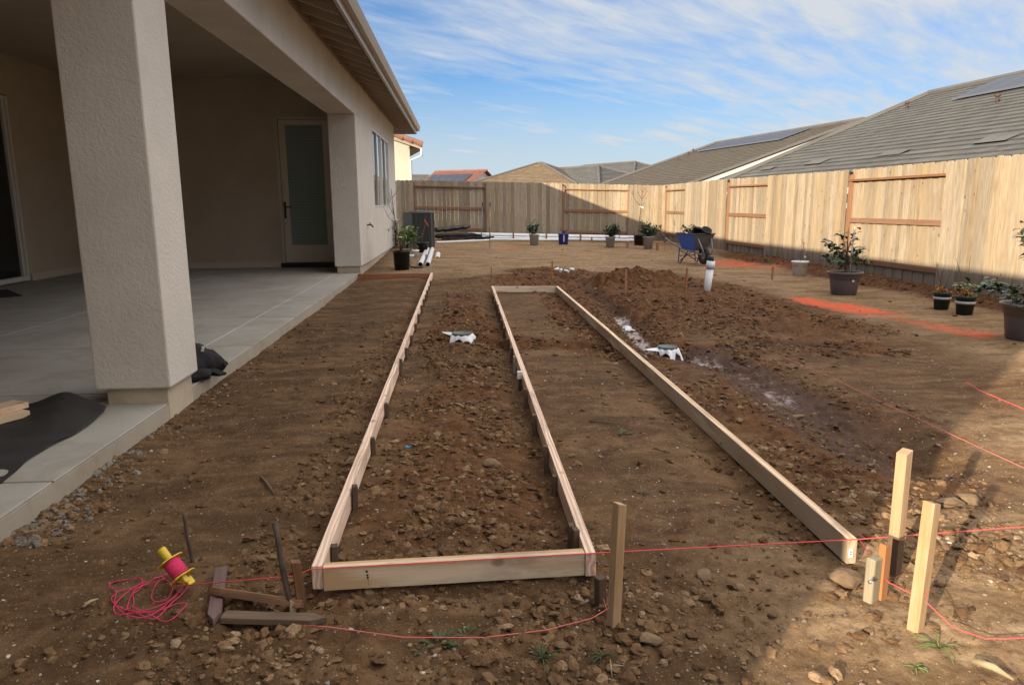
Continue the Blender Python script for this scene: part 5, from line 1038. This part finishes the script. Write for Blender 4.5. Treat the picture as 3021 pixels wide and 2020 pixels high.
# white printed pot with bare twigs
q=gp(2358,812); q.z=TZ(q.x,q.y); r=thing('potted_plant','white printed nursery pot with bare twigs near the right fence','potted plant',q); pp=pot(r,.118,.145,.27,m_potwhite); sapling(r,.22,.42,.006,7,m_bark,31,(.03,0))
def text_on(parent,txt,size,loc,rotz,mat,cyl=None):
    cu=bpy.data.curves.new('t','FONT'); cu.body=txt; cu.size=size; cu.align_x='CENTER'; cu.align_y='CENTER'; to=bpy.data.objects.new('t',cu); COL.objects.link(to); dg=bpy.context.evaluated_depsgraph_get(); me=bpy.data.meshes.new_from_object(to.evaluated_get(dg)); bpy.data.objects.remove(to)
    M=Matrix.Rotation(rotz,4,'Z')@Matrix.Rotation(R(90),4,'X')
    if cyl:
        for v_ in me.vertices:
            a=v_.co.x/cyl; z=v_.co.y+loc[2]; rr=cyl+ (z-.0)*.10+.002; ang=rotz-R(90)+a; v_.co=(rr*math.cos(ang),rr*math.sin(ang),z)
    else: me.transform(Matrix.Translation(loc)@M)
    me.materials.append(mat); o=bpy.data.objects.new('printed_text',me); COL.objects.link(o); o.parent=parent; return o
text_on(pp,'FRO',.052,(0,0,.175),R(20),m_ink,.118); text_on(pp,'HAY',.046,(0,0,.18),R(-62),m_ink,.118)
mb=MB(); 
for ang in (R(20),R(-62)):
    for k,z in enumerate((.135,.118,.10,.083)):
        w_=.05-.006*(k%2); rr=.118+z*.1+.002; a0=ang-R(90); P_=[]; 
        for s in (-1,0,1):
            for dz in (-.003,.003): P_.append((rr*math.cos(a0+s*w_/.12/1.2),rr*math.sin(a0+s*w_/.12/1.2),z+dz))
        mb.add(P_,[(0,2,3,1),(2,4,5,3)])
mb.build('printed_lines',plain('faint_print',(.42,.44,.44),.6),pp)
mb=MB(); mb.tube([(.06,-.02,.24),(.075,-.03,.33)],.003,5); mb.lathe([(0,0),(.018,.01),(.020,.025),(.010,.04),(0,.042)],10,(.075,-.03,.325)); mb.build('white_marker',m_tan_tape,r)
# big brown pots
def big_pot(label,q,sc,seed,cane=True):
    r=thing('large_planter',label,'planter',q); mb=MB()
    prof=[(0,0),(.165,0),(.175,.012),(.20,.20),(.207,.235),(.212,.237),(.214,.255),(.216,.257),(.218,.278),(.221,.280),(.224,.30),(.226,.302)]
    mb.lathe([(a*sc,b*sc) for a,b in prof],40); p_=mb.build('pot',m_potbrown,r)
    mb=MB(); mb.lathe([(a*sc,b*sc) for a,b in [(.222,.302),(.238,.304),(.252,.322),(.25,.334),(.236,.336),(.226,.325),(.222,.30)]],40); mb.build('rim',m_potrim,p_)
    mb=MB(); mb.lathe([(0,.285*sc),(.222*sc,.282*sc)],24); mb.build('soil',m_soilpot,r)
    mb=MB(); a=R(-85); rr=.208*sc; mb.box((rr*math.cos(a),rr*math.sin(a),.215*sc),(.035,.004,.028),rot(0,0,a+R(90))); mb.build('white_sticker',m_tan_tape,p_)
    return r
def camellia(r,z0,h,w_,n,seed,long_branches=()):
    rg=random.Random(seed); mb=MB(); sb=MB(); sb.tube([(0,0,z0-.03),(.01,0,z0+h*.5),(0,.01,z0+h)],[.011,.008,.003],6)
    br=[(rg.uniform(0,6.28),rg.uniform(.08,.62)*h,rg.uniform(.5,1)*w_,rg.uniform(-.1,.45)) for _ in range(11)]+list(long_branches)+[(rg.uniform(0,6.28),rg.uniform(.75,.98)*h,w_*.35,.5) for _ in range(5)]
    for a,zz,L,upb in br:
        p0=Vector((0,0,z0+zz*.55)); e=Vector((math.cos(a)*L,math.sin(a)*L,zz*.45+L*upb)); sb.tube([p0,p0+e*.5+Vector((0,0,.03)),p0+e],[.006,.004,.002],5)
        k=max(4,int(n/len(br)*L/w_*1.3))
        for i in range(k):
            t=rg.uniform(.3,1.05); p=p0+e*t+Vector((rg.gauss(0,.02),rg.gauss(0,.02),rg.gauss(.01,.02))); d=Vector((math.cos(a)+rg.gauss(0,.8),math.sin(a)+rg.gauss(0,.8),rg.gauss(-.05,.45))); mb.leaf(p,d,Vector((rg.gauss(0,.3),rg.gauss(0,.3),1)),rg.uniform(.07,.105),rg.uniform(.038,.055),rnd=rg.random())
    mb.build('foliage',m_leaf,r); sb.build('stem',m_bark,r)
bp=gp(2488,868); bp.z=TZ(bp.x,bp.y)
r=big_pot('large brown planter with a glossy leafed shrub tied to a white cane',bp,1.02,1); camellia(r,.28,.72,.27,340,51,[(2.9,.3,.34,-.05),(.1,.28,.36,-.2)])
mb=MB(); mb.tube([(.05,-.03,.28),(.075,-.03,1.0)],.010,6); mb.build('cane',m_tan_tape,r)
bp=gp(3030,1000); bp.z=TZ(bp.x,bp.y)
r=big_pot('large brown planter with big shrub cut off by the right edge',bp,1.08,2); camellia(r,.28,.85,.42,480,52,[(2.95,.25,.62,.0),(3.2,.3,.5,.0)])
# small green pots
def green_pot(label,px,py,sc,fl,seed):
    q=gp(px,py); q.z=TZ(q.x,q.y); r=thing('potted_plant',label,'potted plant',q); p_=pot(r,.072*sc,.092*sc,.19*sc,m_potgreen,.006,.025); mb=MB(); mb.lathe([(.0855*sc,.112*sc),(.0885*sc,.112*sc),(.0910*sc,.138*sc),(.087*sc,.138*sc)],28); mb.build('silver_band',m_silver,p_)
    rg=random.Random(seed); mb=MB()
    for i in range(5): a=rg.uniform(0,6.28); L=rg.uniform(.2,.42)*sc; e=Vector((math.cos(a)*L*.35,math.sin(a)*L*.3,L)); mb.tube([(0,0,.17*sc),Vector((e.x*.4,e.y*.4,.17*sc+L*.5)),Vector((e.x,e.y,.17*sc+L))],[.005,.004,.002],5)
    mb.build('bare_stem',m_bark,r); mb=MB()
    for i in range(60): a=rg.uniform(0,6.28); rr=rg.uniform(0,.08)*sc; mb.leaf(Vector((math.cos(a)*rr-.01,math.sin(a)*rr,.18*sc+rg.uniform(0,.06))),Vector((rg.gauss(0,1),rg.gauss(0,1),rg.gauss(.3,.5))),Vector((0,0,1)),.04,.025,rnd=rg.random())
    mb.build('orange_foliage',m_orangeleaf,r)
    if fl:
        mb=MB()
        for i in range(34):
            a=rg.uniform(0,6.28); rr=rg.uniform(.03,.12)*sc; c=Vector((math.cos(a)*rr,math.sin(a)*rr,.24*sc+rg.uniform(0,.09)))
            for k in range(4): b=k*1.57+rg.random(); mb.leaf(c,Vector((math.cos(b),math.sin(b),.4)),Vector((0,0,1)),.02,.013)
        mb.build('yellow_flowers',m_flower,r)
    return r
green_pot('smaller dark green pot with silver band and only orange leaves',2776,911,1.15,False,61); green_pot('dark green pot with silver band and yellow flowers by the right fence',2844,928,1.22,True,62)
# ---------------------------------------------------------------- wheelbarrow
wq=Vector((5.27,15.95,.03)); WB=thing('wheelbarrow','blue wheelbarrow with dirty grey front, loaded with pots','wheelbarrow',wq,R(-76)); s_=.98
def wv_(x,y,z): return Vector((x*s_,y*s_,z*s_))
# local: +x forward (wheel), tray above
lo=[(-.30,-.16,.30),(.22,-.14,.30),(.22,.14,.30),(-.30,.16,.30)]; hi=[(-.40,-.28,.68),(.36,-.27,.68),(.36,.27,.68),(-.40,.28,.68)]
def lerp3(a,b,t): return tuple(a[i]+(b[i]-a[i])*t for i in range(3))
mb=MB(); off_=.012
V_=[wv_(*p) for p in lo]+[wv_(*p) for p in hi]; c_=Vector((0,0,.5)); V2=[v_+(Vector((-.03*s_,0,.55*s_))-v_).normalized()*off_ for v_ in V_]
fc=[(0,1,5,4,0),(2,3,7,6,0),(3,0,4,7,0),(0,3,2,1,0)]
mb.add(V_,[(0,1,5,4),(2,3,7,6),(3,0,4,7)],mi=0); mb.add(V_,[(1,2,6,5),(3,2,1,0)],mi=1); mb.add(V2,[(4,5,1,0),(6,7,3,2),(7,4,0,3),(5,6,2,1),(0,1,2,3)],mi=1)
tray=mb.build('tray',[m_wbblue,m_wbdirt],WB)
mb=MB(); rimp=[wv_(*p) for p in hi]; mb.tube(rimp+[rimp[0]],.013,8); mb.build('tray_rim',m_wbdirt,tray)
for sgn in (-1,1):
    mb=MB(); P_=[(-.98,sgn*.30,.60),(-.75,sgn*.28,.50),(-.30,sgn*.20,.33),(.20,sgn*.13,.27),(.44,sgn*.10,.22),(.50,sgn*.10,.24),(.50,sgn*.13,.34),(.36,sgn*.17,.58)]; mb.tube([wv_(*p) for p in P_],.017,8); mb.build('frame_tube',m_wbframe,WB)
    mb=MB(); mb.tube([wv_(-1.0,sgn*.305,.608),wv_(-.88,sgn*.295,.56)],.022,8); mb.build('grip',m_black,WB)
    mb=MB(); mb.tube([wv_(-.36,sgn*.20,.34),wv_(-.34,sgn*.23,.02),wv_(-.26,sgn*.22,.0),wv_(-.02,sgn*.17,.29)],.013,8); mb.build('leg',m_navy,WB)
mb=MB(); mb.tube([wv_(-.35,-.21,.16),wv_(-.35,.21,.16)],.010,6); mb.tube([wv_(-.35,-.21,.30),wv_(-.30,.21,.05)],.010,6); mb.tube([wv_(-.35,.21,.30),wv_(-.30,-.21,.05)],.010,6); mb.tube([wv_(-.30,.2,.10),wv_(.30,.06,.10)],.009,6); mb.build('cross_brace',m_navy,WB)
wh=MB(); MW=rot(R(90),0,0); cc=wv_(.36,0,.195); 
wh.lathe([(.10*s_,-.035),(.15*s_,-.047),(.185*s_,-.035),(.198*s_,0),(.185*s_,.035),(.15*s_,.047),(.10*s_,.035),(.095*s_,0),(.10*s_,-.035)],28,cc,M=MW); ty=wh.build('wheel',m_rubber,WB)
wh=MB(); wh.lathe([(0,-.03),(.03*s_,-.035),(.06*s_,-.015),(.105*s_,-.032),(.105*s_,.032),(.06*s_,.015),(.03*s_,.035),(0,.03)],24,cc,M=MW); wh.build('rim',m_chrome,ty)
mb=MB(); mb.tube([cc+Vector((0,-.10,0)),cc+Vector((0,.10,0))],.009,8); mb.build('axle',m_wbframe,WB)
def on_wb(x,y,z): return wq+Matrix.Rotation(R(-76),3,'Z')@wv_(x,y,z)
for i,(x,y,l,tl) in enumerate([(-.02,.02,'empty black pot tipped over inside the wheelbarrow, left of the pair',.9),(.18,.08,'empty dark pot lying inside the wheelbarrow, right of the pair',1.2)]):
    o=thing('empty_pot',l,'plant pot',on_wb(x,y,.60)); mb=MB(); mb.lathe([(0,0),(.085,0),(.11,.19),(.118,.19),(.118,.215),(.105,.215),(.08,.01),(0,.01)],24); pq=mb.build('pot_body',m_black,o); o.rotation_euler=(R(35)*(1 if i else .25),R(12),0)
o=thing('plant_cuttings','green plant with leafy stems lying in the back of the wheelbarrow','plant',on_wb(-.26,.02,.52)); bush(o,(0,0,.19),(.22,.22,.14),150,.085,m_leafg,stems=7,seed=77)
mb=MB(); v_,f_=ico(2); mb.add([Vector(x*.045) for x in v_],[tuple(x) for x in f_],None,0,True); o=mb.build('white_ball',m_tan_tape); o.location=on_wb(-.05,-.22,.66); tag(o,'small white round piece on the rim of the wheelbarrow','scrap')
# ---------------------------------------------------------------- white rubble pieces beyond the form
for i,(px,py) in enumerate([(1642,803),(1656,806),(1672,808),(1686,803)]):
    q=gp(px,py); mb=MB(); mb.tube([(-.05,0,0),(.05,.02,.015)],.028,8); o=mb.build('pipe_offcut',m_pvc); o.location=(q.x,q.y,TZ(q.x,q.y)+.05); o.rotation_euler=(0,0,i*1.1); tag(o,['leftmost','second from left','third from left','rightmost'][i]+' of four white pipe offcuts in the dark dug soil','pipe offcut','white offcuts in the dug soil')
# muddy sacks showing in the trench
for i,(px,py,l) in enumerate([(1850,946,'torn white plastic strip half buried in the trench beyond the drain basin')]):
    q=gp(px,py); mb=MB(); rg=random.Random(i+5); k=17; P_=[Vector((.07*math.cos(t)*rg.uniform(.3,1.4),.17*math.sin(t)*rg.uniform(.5,1.3),rg.uniform(.0,.04))) for t in np.linspace(0,6.28,k+1)[:-1]]; mb.add(P_+[Vector((0,0,.025))]+[p-Vector((0,0,.05)) for p in P_],[(j,(j+1)%k,k) for j in range(k)]+[(j,j+k+1,(j+1)%k+k+1,(j+1)%k) for j in range(k)],None,0,True); o=mb.build('plastic_strip',m_whiteplastic); o.location=(q.x,q.y,gz(q.x,q.y)+.0); o.rotation_euler=(0,0,.5); tag(o,l,'plastic strip')
q=gp(2710,1240)
# bare neighbour tree twigs above the right fence
d_=ray(2412,560); q=Vector(CAMP+d_*(8.3/d_[0])); q.z=-.4; r=thing('bare_tree','leafless young tree with thin twigs just showing over the right fence','tree',q); sapling(r,0,2.0,.016,12,m_bark,91)
scene.render.resolution_x=1024; scene.render.resolution_y=684
print('objects',len(bpy.data.objects))
